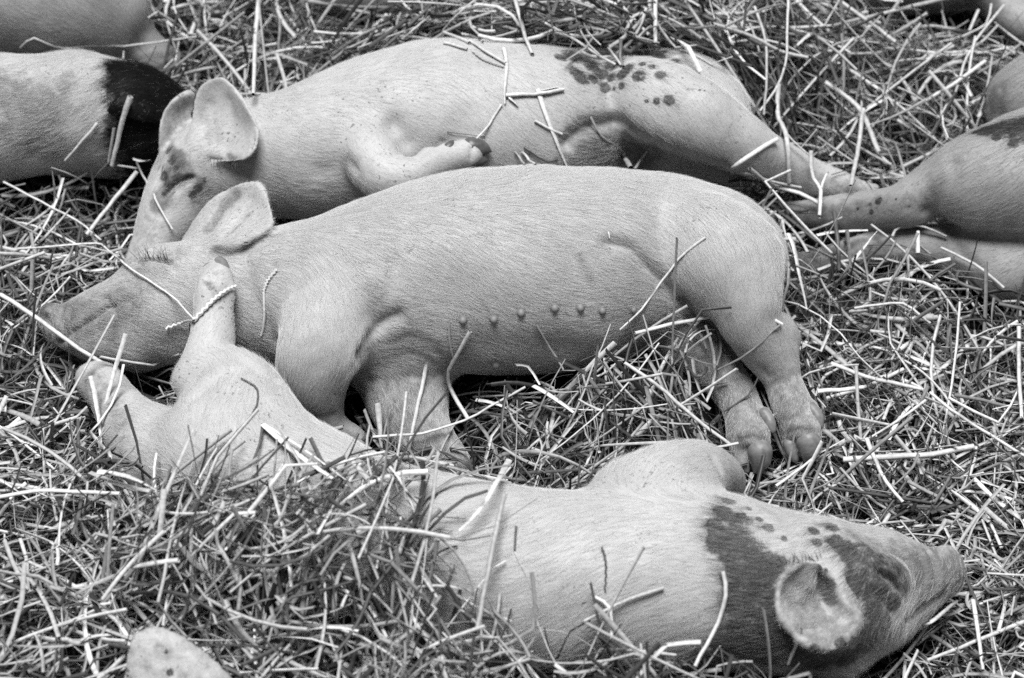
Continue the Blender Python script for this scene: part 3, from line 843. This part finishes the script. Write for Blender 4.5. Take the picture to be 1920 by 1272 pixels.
# ------------------------------------------------------------------ the ground under the straw
HP = [(60, 400, 25), (150, 340, 20), (50, 700, 30), (110, 540, 30), (60, 560, 42), (60, 625, 52), (105, 668, 46), (160, 700, 34), (40, 480, 25), (200, 420, 12), (60, 300, 72), (150, 298, 68), (10, 298, 74), (215, 306, 48), (240, 340, 25), (240, 440, 8), (120, 740, 30), (230, 700, 8),
      (120, 850, 70), (40, 1000, 100), (200, 940, 125), (240, 900, 120), (330, 935, 172), (450, 950, 184), (540, 962, 192), (640, 935, 190), (720, 920, 190), (775, 940, 194),
      (830, 1000, 190), (850, 1080, 180), (700, 1050, 192), (560, 1050, 180), (400, 1050, 165), (860, 1170, 146), (300, 850, 40), (380, 880, 90), (470, 870, 60), (560, 880, 90), (600, 820, 40), (720, 830, 40), (690, 790, 18),
      (920, 980, 90), (930, 1090, 95), (100, 1200, 110), (300, 1230, 100), (500, 1200, 120), (700, 1200, 124), (900, 1190, 140), (1000, 1200, 138), (1100, 1205, 138), (1250, 1215, 132), (1340, 1235, 122), (1420, 1272, 95),
      (1560, 1290, 40), (1650, 1250, 12), (1800, 1200, 8), (1750, 1160, 4), (1850, 1050, 4), (200, 1320, 90), (600, 1330, 110), (1000, 1330, 110), (1400, 1350, 60), (1800, 1330, 10),
      (890, 740, 30), (880, 800, 30), (1000, 760, 48), (1040, 712, 66), (1100, 690, 98), (1180, 645, 110), (1250, 632, 106), (1290, 660, 94), (1060, 850, 48), (950, 860, 45), (1150, 770, 80), (1250, 740, 60), (1330, 800, 22), (1180, 870, 40),
      (1550, 600, 8), (1700, 560, 30), (1760, 508, 52), (1690, 496, 50), (1630, 500, 42), (1850, 570, 34), (1580, 505, 48), (1520, 455, 48), (1500, 400, 46), (1560, 425, 40), (1600, 700, 8), (1800, 700, 12), (1850, 850, 8), (1600, 900, 2), (1480, 940, 6), (1700, 960, 2), (1440, 890, 6), (1540, 860, 4),
      (1480, 150, 70), (1600, 200, 44), (1750, 200, 44), (1700, 80, 62), (1550, 50, 80), (1450, 60, 105), (1830, 150, 30), (1780, 50, 45), (1520, 270, 25), (1680, 310, 12), (1900, 80, 40),
      (1000, 54, 164), (1150, 66, 174), (1080, 62, 172), (1230, 66, 162), (1320, 70, 140), (1400, 110, 100), (1000, 10, 90), (1200, 10, 100), (900, 40, 140), (820, 40, 128), (760, 60, 110), (700, 85, 88), (600, 120, 52), (500, 140, 40), (420, 60, 40), (550, 40, 45), (700, 30, 62), (380, 120, 40), (320, 90, 55), (340, 40, 55), (350, 140, 35), (440, 150, 35),
      (1180, 300, 60), (1300, 320, 52), (1390, 350, 36), (1450, 400, 15), (1490, 440, 40), (1000, 330, 20), (600, 400, 0), (1480, 370, 44)]
_hp = np.array([[*at(a, b, c / 1000)[0][:2], c / 1000] for a, b, c in HP])

def terrain(x, y):
    x, y = np.atleast_1d(x), np.atleast_1d(y)
    out = np.empty(len(x))
    for i in range(0, len(x), 20000):
        d2 = (x[i:i + 20000, None] - _hp[None, :, 0]) ** 2 + (y[i:i + 20000, None] - _hp[None, :, 1]) ** 2
        w = 1.0 / (d2 + 0.0012) ** 2.2
        out[i:i + 20000] = (w * _hp[None, :, 2]).sum(1) / w.sum(1)
    return out

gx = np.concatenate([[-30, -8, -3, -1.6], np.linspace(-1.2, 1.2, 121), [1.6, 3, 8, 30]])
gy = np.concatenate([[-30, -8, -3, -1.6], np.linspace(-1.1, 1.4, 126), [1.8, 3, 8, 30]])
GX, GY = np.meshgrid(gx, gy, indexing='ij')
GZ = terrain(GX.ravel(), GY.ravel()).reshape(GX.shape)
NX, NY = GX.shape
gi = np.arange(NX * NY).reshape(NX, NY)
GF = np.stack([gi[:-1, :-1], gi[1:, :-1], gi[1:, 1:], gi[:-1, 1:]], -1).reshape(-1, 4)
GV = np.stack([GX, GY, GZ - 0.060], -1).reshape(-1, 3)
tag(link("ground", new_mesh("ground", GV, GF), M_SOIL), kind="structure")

# ------------------------------------------------------------------ where the pigs are, for laying straw round them
SL, SH, SG = np.array([-1.0, -0.85, -0.05]), np.array([1.0, 1.05, 0.26]), 0.008
sn = np.ceil((SH - SL) / SG).astype(int)
sax = [SL[i] + np.arange(sn[i]) * SG for i in range(3)]
SP = np.stack(np.meshgrid(*sax, indexing='ij'), -1).reshape(-1, 3).astype(f32)
SD = np.full(len(SP), 0.2, f32)
for _o, prims, _b in PIGS:
    lo = np.min([c.lo for c in prims], 0); hi = np.max([c.hi for c in prims], 0)
    w = np.where(((SP > lo) & (SP < hi)).all(1))[0]
    if len(w):
        SD[w] = np.minimum(SD[w], field(prims, SP[w]))
SD = SD.reshape(sn)

def pig_dist(P):
    q = (P - SL) / SG
    inside = ((q >= 0) & (q < sn - 1.001)).all(-1)
    q = np.clip(q, 0, sn - 1.002)
    i = q.astype(int); t = q - i
    o = 0
    for a in (0, 1):
        for b in (0, 1):
            for c in (0, 1):
                wt = (t[..., 0] if a else 1 - t[..., 0]) * (t[..., 1] if b else 1 - t[..., 1]) * (t[..., 2] if c else 1 - t[..., 2])
                o = o + wt * SD[i[..., 0] + a, i[..., 1] + b, i[..., 2] + c]
    return np.where(inside, o, 0.2)

# ------------------------------------------------------------------ straw
def straw_mesh(PL, W, flat, K, tone, twist, taper):
    """PL (n,s,3) centre lines, W (n) widths -> verts, faces, tones"""
    n, s, _ = PL.shape
    T = np.gradient(PL, axis=1)
    T /= np.maximum(np.linalg.norm(T, axis=2, keepdims=True), 1e-9)
    up = np.array([0, 0, 1.0]) + 0 * T
    side = np.cross(T, up)
    side += np.array([1e-4, 0, 0])
    side /= np.maximum(np.linalg.norm(side, axis=2, keepdims=True), 1e-9)
    nor = np.cross(side, T)
    ro = twist[0][:, None] + twist[1][:, None] * np.linspace(0, 1, s)[None]
    c, sn_ = np.cos(ro)[..., None], np.sin(ro)[..., None]
    side, nor = side * c + nor * sn_, nor * c - side * sn_
    g = 2 * np.pi * (np.arange(K) + 0.5) / K
    wl = (W[:, None] * 0.5) * (1 - taper[:, None] * np.linspace(0, 1, s)[None] ** 1.5)
    V = PL[:, :, None] + side[:, :, None] * (np.cos(g)[None, None, :, None] * wl[:, :, None, None]) \
        + nor[:, :, None] * (np.sin(g)[None, None, :, None] * wl[:, :, None, None] * flat[:, None, None, None])
    idx = np.arange(n * s * K).reshape(n, s, K)
    a, b = idx[:, :-1], idx[:, 1:]
    F = np.stack([a, np.roll(a, -1, 2), np.roll(b, -1, 2), b], -1).reshape(-1, 4)
    tn = np.repeat(tone, s * K)
    return V.reshape(-1, 3), F, tn

def straw_lines(n, s, Lr, bend, kinkp, region, sink, tilt, spread=1.0):
    (x0, x1), (y0, y1) = region
    x, y = rng.uniform(x0, x1, n), rng.uniform(y0, y1, n)
    z = terrain(x, y)
    e = 0.01
    sx = (terrain(x + e, y) - terrain(x - e, y)) / (2 * e)
    sy = (terrain(x, y + e) - terrain(x, y - e)) / (2 * e)
    # locally combed: straw lies in drifts that share a direction
    drift = 2.2 * np.sin(x * 9.1 + 2.3 * np.sin(y * 7.3)) + 1.7 * np.sin(y * 11.7 + 1.9 * np.cos(x * 8.3))
    yaw = np.where(rng.random(n) < 0.35, drift + rng.normal(0, 0.45, n), rng.uniform(0, 2 * np.pi, n))
    L = np.clip(np.exp(rng.normal(np.log(Lr[0]), Lr[1], n)), Lr[2], Lr[3])
    pit = rng.normal(0, tilt, n)
    odd = rng.random(n) < 0.07
    pit = np.where(odd, rng.normal(0, 0.7, n), pit)
    t = np.linspace(-0.5, 0.5, s)
    b1, b2 = rng.normal(0, bend, n), rng.normal(0, bend * 0.7, n)
    kt = rng.uniform(-0.35, 0.35, n)
    has = rng.random(n) < kinkp
    ka, kb = np.where(has, rng.normal(0, 0.75, n), 0), np.where(has, rng.normal(0, 0.35, n), 0)
    tm = (t[:-1] + t[1:]) / 2
    ya = yaw[:, None] + b1[:, None] * tm * 2 + ka[:, None] * (tm[None] > kt[:, None])
    pa = pit[:, None] + b2[:, None] * tm * 2 + kb[:, None] * (tm[None] > kt[:, None])
    slope = np.cos(ya) * sx[:, None] + np.sin(ya) * sy[:, None]
    pa = pa + np.arctan(slope)
    d = np.stack([np.cos(ya) * np.cos(pa), np.sin(ya) * np.cos(pa), np.sin(pa)], -1) * (L / (s - 1))[:, None, None]
    P = np.concatenate([np.zeros((n, 1, 3)), np.cumsum(d, 1)], 1)
    P -= P.mean(1, keepdims=True)
    u = rng.random(n)
    zo = np.where(u < 0.75, rng.uniform(-sink, 0.0, n), rng.uniform(0.0, 0.012, n))
    P += np.stack([x, y, z + zo], -1)[:, None]
    return P, L

def keep_clear(P, margin):
    d = pig_dist(P).min(1)
    return (d > margin) & (P[..., 2].min(1) > -0.06)

if FULL:
    VV, FF, TT, nv = [], [], [], 0
    R1 = ((-0.80, 0.80), (-0.66, 0.86))
    def put(n, s, K, Lr, Wr, bend, kinkp, flat, tones, sink, tilt, region=R1, tap=0.0, dark=0.14):
        global nv
        P, L = straw_lines(n, s, Lr, bend, kinkp, region, sink, tilt)
        W = rng.uniform(Wr[0], Wr[1], n)
        k = keep_clear(P, 0.0022)
        P, W = P[k], W[k]
        n = len(P)
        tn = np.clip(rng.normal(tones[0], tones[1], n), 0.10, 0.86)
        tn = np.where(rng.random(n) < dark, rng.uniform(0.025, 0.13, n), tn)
        fl = rng.uniform(flat[0], flat[1], n)
        V, F, T = straw_mesh(P, W, fl, K, tn, (rng.uniform(0, np.pi, n) if flat[0] > 0.2 else rng.normal(0, 0.5, n), rng.normal(0, 0.9, n)), np.full(n, tap))
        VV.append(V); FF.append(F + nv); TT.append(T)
        nv += len(V)
        return n
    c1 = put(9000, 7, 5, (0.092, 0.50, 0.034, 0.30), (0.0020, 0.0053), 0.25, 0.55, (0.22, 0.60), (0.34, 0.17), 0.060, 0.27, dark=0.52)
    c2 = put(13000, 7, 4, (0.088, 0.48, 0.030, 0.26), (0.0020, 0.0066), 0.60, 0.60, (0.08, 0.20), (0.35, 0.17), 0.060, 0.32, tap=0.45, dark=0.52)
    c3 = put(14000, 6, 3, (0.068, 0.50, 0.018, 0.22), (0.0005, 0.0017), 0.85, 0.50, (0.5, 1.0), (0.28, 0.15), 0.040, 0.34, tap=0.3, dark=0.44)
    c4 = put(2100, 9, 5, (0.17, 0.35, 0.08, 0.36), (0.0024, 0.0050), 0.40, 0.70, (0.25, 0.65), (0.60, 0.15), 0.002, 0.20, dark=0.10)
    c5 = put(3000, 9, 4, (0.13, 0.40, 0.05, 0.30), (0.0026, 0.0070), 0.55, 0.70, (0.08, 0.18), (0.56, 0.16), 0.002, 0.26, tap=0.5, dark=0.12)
    c6 = put(500, 8, 4, (0.10, 0.35, 0.05, 0.20), (0.0032, 0.0078), 0.45, 0.6, (0.08, 0.20), (0.52, 0.16), 0.002, 0.30, region=((-0.56, -0.04), (-0.52, -0.08)), tap=0.5, dark=0.05)
    c7 = put(450, 8, 4, (0.10, 0.35, 0.05, 0.22), (0.0032, 0.0074), 0.45, 0.6, (0.08, 0.20), (0.54, 0.16), 0.002, 0.26, region=((-0.02, 0.58), (-0.30, 0.12)), tap=0.5, dark=0.05)
    print("straws", c1, c2, c3, c4, c5)
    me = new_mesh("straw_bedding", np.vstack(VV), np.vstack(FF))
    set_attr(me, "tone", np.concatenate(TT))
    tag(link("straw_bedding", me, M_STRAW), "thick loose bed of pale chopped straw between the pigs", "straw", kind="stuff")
# ------------------------------------------------------------------ single straws one can pick out, lying on the pigs and on the bed
def place(px, py):
    d = Vector(ray(px, py)).normalized()
    best = None
    for _o, _p, bv in PIGS:
        h = bv.ray_cast(Vector(EYE), d)
        if h[0] is not None and (best is None or h[3] < best[0]):
            best = (h[3], np.array(h[0]), np.array(h[1]))
    dn = np.array(d)
    t = np.linspace(1.6, 3.6, 400)
    q = EYE + t[:, None] * dn
    under = q[:, 2] < terrain(q[:, 0], q[:, 1]) + 0.012
    if under.any():
        tt = t[np.argmax(under)]
        if best is None or tt < best[0]:
            best = (tt, EYE + tt * dn, np.array([0, 0, 1.0]))
    return best[1], best[2], best[0] / FPX

def stalk(label, pts, w, tone, kind="stem", name=None):
    P = []
    for q in pts:
        p, n, s = place(q[0], q[1])
        lift_ = (q[2] if len(q) > 2 else 0.0) / 1000.0
        if lift_ < 0:                       # absolute height in mm, for straws standing clear of what lies behind
            p, s = at(q[0], q[1], -lift_)
            P.append(p)
            continue
        g = 0.6 * n + 0.4 * np.array([0, 0, 1.0])
        P.append(p + g * (w * s * 0.5 * (0.6 if kind != "blade" else 0.3) + 0.0012 + lift_))
    P = np.array(P)
    W = w * s
    seg = []
    for a, b in zip(P[:-1], P[1:]):
        k = max(2, int(np.linalg.norm(b - a) / 0.012))
        for i in range(k):
            seg.append(a + (b - a) * i / k)
    seg.append(P[-1])
    L = np.array(seg)
    # keep the run of the stalk clear of the skin it lies on
    d = pig_dist(L)
    L[:, 2] += np.clip(0.0016 + W * 0.25 - d, 0, 0.012)
    L[1:-1] = 0.25 * L[:-2] + 0.5 * L[1:-1] + 0.25 * L[2:]
    L[1:-1] += rng.normal(0, 0.00025, L[1:-1].shape)
    if kind == "awn":                       # a threshed ear: short scales up both sides of a wavering stem
        n = len(L) * 3
        t = np.linspace(0, len(L) - 1, n)
        i = np.minimum(t.astype(int), len(L) - 2)
        L = L[i] + (L[i + 1] - L[i]) * (t - i)[:, None]
        T = np.gradient(L, axis=0)
        T /= np.linalg.norm(T, axis=1)[:, None]
        B = np.cross(T, -FWD)
        L = L + B * (np.where(np.arange(n) % 2, 1, -1) * W * 0.28)[:, None]
    flat = {"stem": 0.75, "blade": 0.14, "awn": 0.8}[kind]
    K = 6
    V, F, T = straw_mesh(L[None], np.array([W]), np.array([flat]), K, np.array([tone]), (np.array([0.25]), np.array([rng.normal(0, 0.5)])), np.array([0.5 if kind == "blade" else 0.12]))
    base = L[0].copy()
    nm = name or {"stem": "straw_stalk", "blade": "split_straw", "awn": "grass_ear"}[kind]
    me = new_mesh(nm, V - base, F)
    set_attr(me, "tone", T * np.clip(1 + rng.normal(0, 0.08, len(T)), 0.8, 1.2))
    tag(link(nm, me, M_STRAW, loc=tuple(base)), label, "straw", "single straws lying on top")

S, BL, AW = "stem", "blade", "awn"
for row in (
    ("split upright straw crossing the spotted pig's side above the short crosspiece", [(945, 95), (952, 128), (947, 160), (947, 198)], 9, .72, BL),
    ("short level straw crosspiece on the spotted pig's side", [(948, 182), (1005, 180), (1025, 178), (1056, 171)], 10, .66, S),
    ("thin frayed strip just above the level straw crosspiece", [(1012, 172), (1048, 164), (1052, 172)], 4, .72, BL),
    ("long flat bright straw sloping down the spotted pig's belly", [(1008, 170), (1024, 225), (1044, 275), (1062, 312)], 11, .86, BL),
    ("short straw crossed under the long bright one on the spotted pig's belly", [(1002, 228), (1026, 243), (1052, 260)], 6, .72, S),
    ("thin straw leading down to the folded foreleg's hoof", [(941, 198), (917, 238), (893, 263)], 4.5, .75, S),
    ("stubby chip of straw beside the level crosspiece", [(955, 186), (972, 202)], 9, .8, BL),
    ("straw at the highest point of the spotted pig's back", [(832, 64), (858, 74), (880, 84)], 8, .66, S),
    ("short straw below the top one on the spotted pig's shoulder", [(832, 84), (853, 89), (876, 96)], 7, .6, S),
    ("double straw sloping from the spotted pig's back to the upright split one", [(880, 80), (908, 100), (948, 122)], 7, .68, S),
    ("crinkled thread of straw below the sloping double one", [(885, 98), (905, 115), (925, 122), (945, 128)], 4, .5, AW),
    ("wavy dry ear of grass on the ridge of the spotted pig's back", [(866, 66), (885, 70), (905, 82)], 5, .5, AW),
    ("long straw hanging from the top edge onto the spotted pig's back", [(952, -5, 30), (966, 30, 20), (982, 65), (998, 106)], 9, .66, S),
    ("thin straw lying aslant over the dark patch on the spotted pig's back", [(1022, 46), (1070, 72), (1110, 100), (1155, 124)], 6, .58, S),
    ("twiggy knot of straw on the dark patch of the spotted pig", [(1164, 76), (1162, 112), (1170, 128)], 7, .22, S),
    ("pale chip beside the twiggy knot on the dark patch", [(1140, 92), (1155, 112), (1166, 126)], 6, .6, S),
    ("pair of straws standing straight down onto the spotted pig's rump", [(1226, -5, 30), (1227, 40, 14), (1229, 84)], 9, .7, S),
    ("pale straw tip at the belly crease of the spotted pig", [(965, 286), (976, 300), (984, 312)], 5, .5, S),
    ("pale straw lying next to the tip at the spotted pig's belly", [(978, 287), (990, 300), (1004, 312)], 6, .7, S),
    ("dark bent stem where the two pigs' bodies meet", [(982, 280), (1010, 298), (1026, 306), (1045, 298)], 4, .07, S),
    ("jointed straw over the crease of the spotted pig's thigh", [(1105, 231), (1125, 262), (1165, 286)], 6, .42, S),
    ("stubby stem rising at the spotted pig's groin", [(1164, 286), (1172, 302), (1182, 320)], 11, .45, S),
    ("pale sliver leaning at the spotted pig's groin", [(1190, 320), (1200, 305), (1211, 289)], 6, .66, S),
    ("dark hair-thin stem above the folded hoof", [(838, 248), (870, 255), (910, 258)], 2.5, .08, S),
    ("elbow-bent straw round the spotted pig's hind shank", [(1372, 335, 6), (1374, 312, 8), (1392, 298, 8), (1452, 266, 4)], 10, .72, S),
    ("long straw running along the spotted pig's hind foot", [(1402, 312, 10), (1450, 345, 8), (1500, 372, 6), (1540, 395, 6)], 9, .7, S),
    ("straw crossing the spotted pig's hind cannon", [(1395, 320, 8), (1450, 338, 8), (1500, 350, 4)], 6, .6, S),
    ("long thin straw falling from the top edge past the spotted rump", [(1474, -5, 30), (1472, 90, 24), (1472, 148, 20), (1452, 190, 12), (1424, 218, 6)], 5, .74, S),
    ("jointed straw lying down over the spotted pig's hock", [(1458, 178, 14), (1454, 232, 12), (1464, 265, 10), (1472, 300, 6), (1477, 340, 6)], 10, .62, S),
    ("thin branch from the jointed straw over the hock", [(1466, 265, 10), (1486, 282, 8), (1512, 302, 8)], 5, .76, S),
    ("long pale double straw beside the spotted pig's rump at the top right", [(1333, 74, 20), (1390, 88, 18), (1425, 100, 16), (1460, 117, 12), (1512, 124, 10)], 10, .68, S),
    ("straw hanging straight between the rump and the long double straw", [(1412, 40, 20), (1436, 100, 14), (1436, 160, 10), (1431, 228, 8)], 6, .6, S),
    ("crooked white straw in front of the outstretched hoof", [(1503, 300, 20), (1512, 340, 22), (1538, 382, 22), (1534, 422, 12)], 9, .76, S),
    ("bright straw upright at the outstretched hoof tip", [(1540, 335, 16), (1541, 380, 14), (1535, 425, 10)], 5, .74, S),
    ("straw on end between the two outstretched feet", [(1616, 224, 14), (1606, 300, 12), (1598, 366, 10)], 9, .56, S),
    ("long straight straw sloping to the straw on end", [(1545, 170, 10), (1592, 202, 10), (1616, 226, 10), (1645, 298, 8)], 11, .7, S),
    ("long straw rising towards the grey rump at the right edge", [(1843, 137, 16), (1790, 172, 12), (1740, 200, 10), (1695, 222, 8)], 8, .74, S),
    ("thin jointed straw above the pale rising one near the right edge", [(1877, 36, 20), (1836, 82, 16), (1806, 128, 14), (1800, 155, 12), (1785, 198, 8)], 5, .68, S),
    ("long brown straw lying level near the top right corner", [(1806, 10, 16), (1740, 24, 14), (1690, 34, 12), (1560, 64, 10)], 8, .48, S),
    ("straw lying down from the top edge at upper right", [(1562, 12, 12), (1612, 48, 12), (1676, 94, 10)], 8, .6, S),
    ("sheaf of cut ends standing against the right pig's back", [(1832, 234, 10), (1845, 205, 12), (1858, 178, 16)], 9, .62, BL),
    ("second cut end beside the sheaf at the right pig's back", [(1840, 232, 10), (1854, 205, 12), (1867, 181, 14)], 7, .56, BL),
    ("flat bright straw between the right pig's two hind legs", [(1530, 453, 8), (1570, 446, 8), (1626, 439, 4)], 9, .76, BL),
    ("curved straw arching over the right pig's lower shank", [(1672, 450, 4), (1682, 436, 8), (1735, 436, 8), (1776, 450, 4)], 6, .66, S),
    ("bright chip leaning on the right pig's lower leg", [(1598, 502, 10), (1622, 474, 12), (1642, 448, 10)], 9, .74, BL),
    ("cut straw end standing on the right pig's lower leg", [(1719, 486, 6), (1718, 452, 12)], 9, .72, S),
    ("dark stem stuck upright before the right pig's lower hoof", [(1560, 425, 20), (1568, 470, 16), (1572, 518, 6)], 9, .10, S),
    ("long thin straw draped over the right pig's lower thigh", [(1762, 474, 6), (1812, 490, 6), (1846, 508, 4), (1882, 540, 6)], 6, .58, S),
    ("split pale straw hanging beside the middle pig's rump", [(1476, 452, 10), (1490, 492, 12), (1500, 545, 10), (1512, 592, 6)], 10, .68, BL),
    ("short stout pale straw right of the middle pig's fetlock", [(1530, 749, 10), (1572, 746, 10), (1616, 741, 10)], 11, .80, S),
    ("long straw lying aslant on the open bed right of the hooves", [(1556, 696, 10), (1620, 722, 10), (1725, 742, 8)], 10, .62, S),
    ("thin bowed straw on the open bed below the outstretched legs", [(1600, 592, 10), (1690, 584, 14), (1742, 618, 8)], 6, .70, S),
    ("long straw running to the right edge above the dark face", [(1740, 752, 12), (1800, 800, 12), (1920, 870, 10)], 7, .70, S),
    ("straight upright-lying straw at the right edge", [(1906, 630, 12), (1906, 720, 12), (1912, 800, 10)], 9, .70, S),
    ("broad level straw above the dark-faced pig's head", [(1578, 879, 12), (1650, 877, 14), (1740, 872, 14), (1822, 854, 12)], 13, .68, S),
    ("kinked straw pointing at the dark-faced pig's forehead", [(1620, 848, 20), (1656, 926, 16), (1690, 956, 10)], 10, .74, S),
    ("pale straw end beside the dark-faced pig's neck", [(1452, 930, 14), (1500, 896, 14), (1536, 862, 12)], 7, .74, S),
    ("upright pale straw at the lower right beneath the snout", [(1818, 1150, 20), (1828, 1200, 18), (1838, 1275, 14)], 10, .76, S),
    ("long straw sloping to the right edge beneath the snout", [(1925, 1176, 10), (1840, 1212, 12), (1735, 1252, 10)], 8, .66, S),
    ("elbow of straw lying below the dark-faced pig's snout", [(1722, 1195, 12), (1728, 1165, 12), (1790, 1142, 10)], 8, .68, S),
    ("long stalk of grass lying across the middle pig's head", [(38, 478, 8), (95, 480, 12), (190, 480, 20), (252, 512, 6), (330, 562, 3), (368, 604, 3)], 5, .78, S),
    ("white threshed ear lying across the hind leg resting on the middle pig", [(368, 605, 3), (395, 575, 4), (418, 552, 4), (438, 542, 3)], 7, .84, AW),
    ("short threshed ear hanging left of the resting hind leg", [(368, 606, 3), (345, 604, 3), (312, 616, 3)], 6, .80, AW),
    ("long stout straw across the middle pig's chin", [(-5, 566, 14), (78, 618, 14), (130, 655, 10), (216, 686, 12)], 10, .72, S),
    ("thin double straw under the middle pig's jaw", [(190, 686, 10), (290, 682, 8), (302, 692, 8), (338, 662, 4)], 6, .70, S),
    ("white blade standing upright before the middle pig's jaw", [(236, 626, -120), (216, 690, -90), (204, 740, -70), (196, 800, -50)], 11, .86, BL),
    ("white blade leaning beside the dark-faced pig's lower hind foot", [(170, 705, -95), (182, 760, -75), (190, 830, -60)], 12, .86, BL),
    ("twisted awn lying on the middle pig's neck", [(520, 508), (502, 528), (496, 548)], 6, .70, AW),
    ("thin bent straw below the twisted awn on the neck", [(496, 548), (500, 602), (491, 632)], 5.5, .78, S),
    ("tiny white splinter at the middle pig's flank fold", [(1140, 436), (1142, 455)], 3.5, .84, S),
    ("long thin straw slanting over the middle pig's groin", [(1323, 447), (1272, 488), (1240, 535), (1200, 582, 4), (1162, 628, 6)], 5, .76, S),
    ("long pale straw lying over the middle pig's shank", [(1190, 640, 10), (1280, 618, 10), (1338, 605, 5), (1462, 612, 3)], 8, .76, S),
    ("dark thin stem slanting down from the middle pig's hock", [(1458, 612, 3), (1412, 658, 3), (1345, 705, 8)], 5, .25, S),
    ("dark bowed stem on the middle pig's lower cannon", [(1425, 705, 3), (1404, 748, 3), (1362, 776, 4)], 4, .10, S),
    ("tall pale stalk standing before the middle pig's lower foreleg", [(816, 618, -110), (800, 690, -90), (785, 762, -66), (765, 850, -40)], 9, .82, S),
    ("stout white stub of the sprig beside the middle pig's forefoot", [(708, 756, -75), (712, 800, -55), (716, 850, -30)], 13, .88, BL),
    ("thin splinter left of the white stub by the forefoot", [(683, 768, -72), (698, 805, -50), (712, 842, -30)], 8, .76, BL),
    ("forked splinter right of the white stub by the forefoot", [(733, 766, -72), (722, 800, -52), (716, 845, -30)], 5, .70, S),
    ("bent straw leaning on the middle pig's lower armpit", [(882, 620, 6), (836, 690, 10), (842, 745, 14), (880, 806, 12)], 9, .66, S),
    ("short curled straw above the bent one at the armpit", [(842, 606, 3), (841, 645, 3), (850, 672, 4)], 5, .62, S),
    ("thin straw leaning on the middle pig's lower belly", [(1004, 608, 3), (1030, 652, 5), (1056, 705, 8)], 5, .48, S),
    ("long level straw across the middle pig's lower forefoot", [(700, 838, 14), (790, 828, 10), (872, 806, 12), (985, 745, 14)], 7, .66, S),
    ("bright split straw below the middle pig's teats", [(966, 678, 10), (990, 705, 16), (1012, 738, 12)], 10, .82, BL),
    ("second bright straw beside the split one below the teats", [(1000, 740, 12), (1040, 765, 14), (1075, 790, 12)], 12, .78, BL),
    ("long bowed straw in the hollow between the two lower pigs", [(1170, 700, 14), (1230, 740, 14), (1300, 800, 12), (1370, 850, 10)], 8, .72, S),
    ("dark twig lying on the lower pig's haunch", [(452, 712), (478, 726), (486, 742), (476, 780), (430, 830), (398, 862)], 4, .10, S),
    ("broad white blade fanning over the lower pig's hip", [(492, 802, 4), (545, 850, 5), (625, 910, 8)], 15, .9, BL),
    ("narrow white blade beside the broad one over the lower pig's hip", [(500, 806, 5), (570, 850, 6), (650, 912, 8)], 8, .88, BL),
    ("dark stem standing on the lower pig's hip", [(492, 800, 2), (488, 840, 4), (478, 872, 8)], 6, .10, S),
    ("broad pale blade leaning from the heap onto the lower pig's side", [(955, 890, 22), (930, 940, 22), (900, 985, 18), (864, 1008, 10)], 15, .8, BL),
    ("tall brown stem rising from the heap beside the broad pale blade", [(945, 958, 20), (926, 1050, 18), (895, 1200, 14)], 11, .42, S),
    ("short dark stub on the lower pig's flank", [(968, 990), (965, 1034)], 5, .09, S),
    ("fine thread of straw trailing from the dark stub", [(965, 1036), (985, 1076), (1010, 1142)], 2.5, .66, S),
    ("small dark grass ear on the lower pig's shoulder", [(1128, 1030), (1137, 1056), (1134, 1110)], 4, .08, AW),
    ("white elbow of straw below the dark grass ear", [(1114, 1120, 2), (1146, 1136, 4), (1146, 1206, 4)], 7, .82, S),
    ("pale straw branching right from the white elbow", [(1244, 1104, 2), (1180, 1124, 3), (1095, 1172, 4)], 7, .58, S),
    ("straw leaning against the edge of the dark neck patch", [(1354, 1074, 2), (1362, 1116, 3), (1346, 1166, 5), (1302, 1262, 8)], 9, .70, S),
    ("short straw stuck in the dark hair below the ear", [(1499, 1184, 3), (1488, 1212, 4), (1477, 1242, 4)], 7, .66, S),
    ("broad white straw along the crest of the heap", [(188, 906, 16), (250, 918, 18), (298, 942, 16)], 16, .88, BL),
    ("long level white straw on the heap's left slope", [(-5, 958, 18), (76, 946, 20), (230, 950, 18)], 9, .84, S),
    ("long straw slanting across the lower left heap", [(315, 1030, 26), (250, 1090, 26), (198, 1150, 20)], 9, .76, S),
    ("stout level straw on the lower left heap", [(252, 1090, 20), (300, 1084, 22), (340, 1078, 20)], 11, .76, S),
    ("stout cut straw leaning on the black pig's cheek", [(244, 192, 10), (232, 230, 10), (212, 306, 12)], 12, .74, S),
    ("small splinter beside the stout straw at the black cheek", [(216, 242, 8), (205, 300, 10)], 6, .5, S),
    ("thin straw lying on the black-headed pig's throat", [(182, 232, 3), (155, 262, 4), (122, 298, 8)], 6, .66, S),
    ("broken chip under the black pig's muzzle", [(250, 296, 8), (270, 302, 8), (292, 309, 8)], 10, .8, BL),
    ("short white straw left of the chip under the muzzle", [(222, 307, 10), (258, 313, 10)], 5, .78, S),
    ("bent straw hanging down the spotted pig's snout", [(256, 300, 10), (272, 345, 8), (300, 390, 4), (322, 432, 4)], 5, .72, S),
    ("long kinked straw over the black-headed pig's back", [(40, 88, 2), (64, 64, 4), (105, 91, 3), (230, 87, 3), (395, 80, 10)], 5.5, .6, S),
    ("tall straw standing behind the spotted pig's ears", [(492, -5, 26), (482, 95, 20), (481, 198, 12)], 10, .72, S),
    ("thin straw on the bed left of the two heads", [(10, 358, 12), (80, 395, 12), (150, 430, 12), (192, 465, 10)], 5.5, .76, S),
    ("straw slanting down left of the spotted pig's snout", [(258, 318, 14), (205, 408, 12), (165, 456, 10)], 9, .7, S),
):
    stalk(*row)



print("built in", round(time.time() - T0, 1))
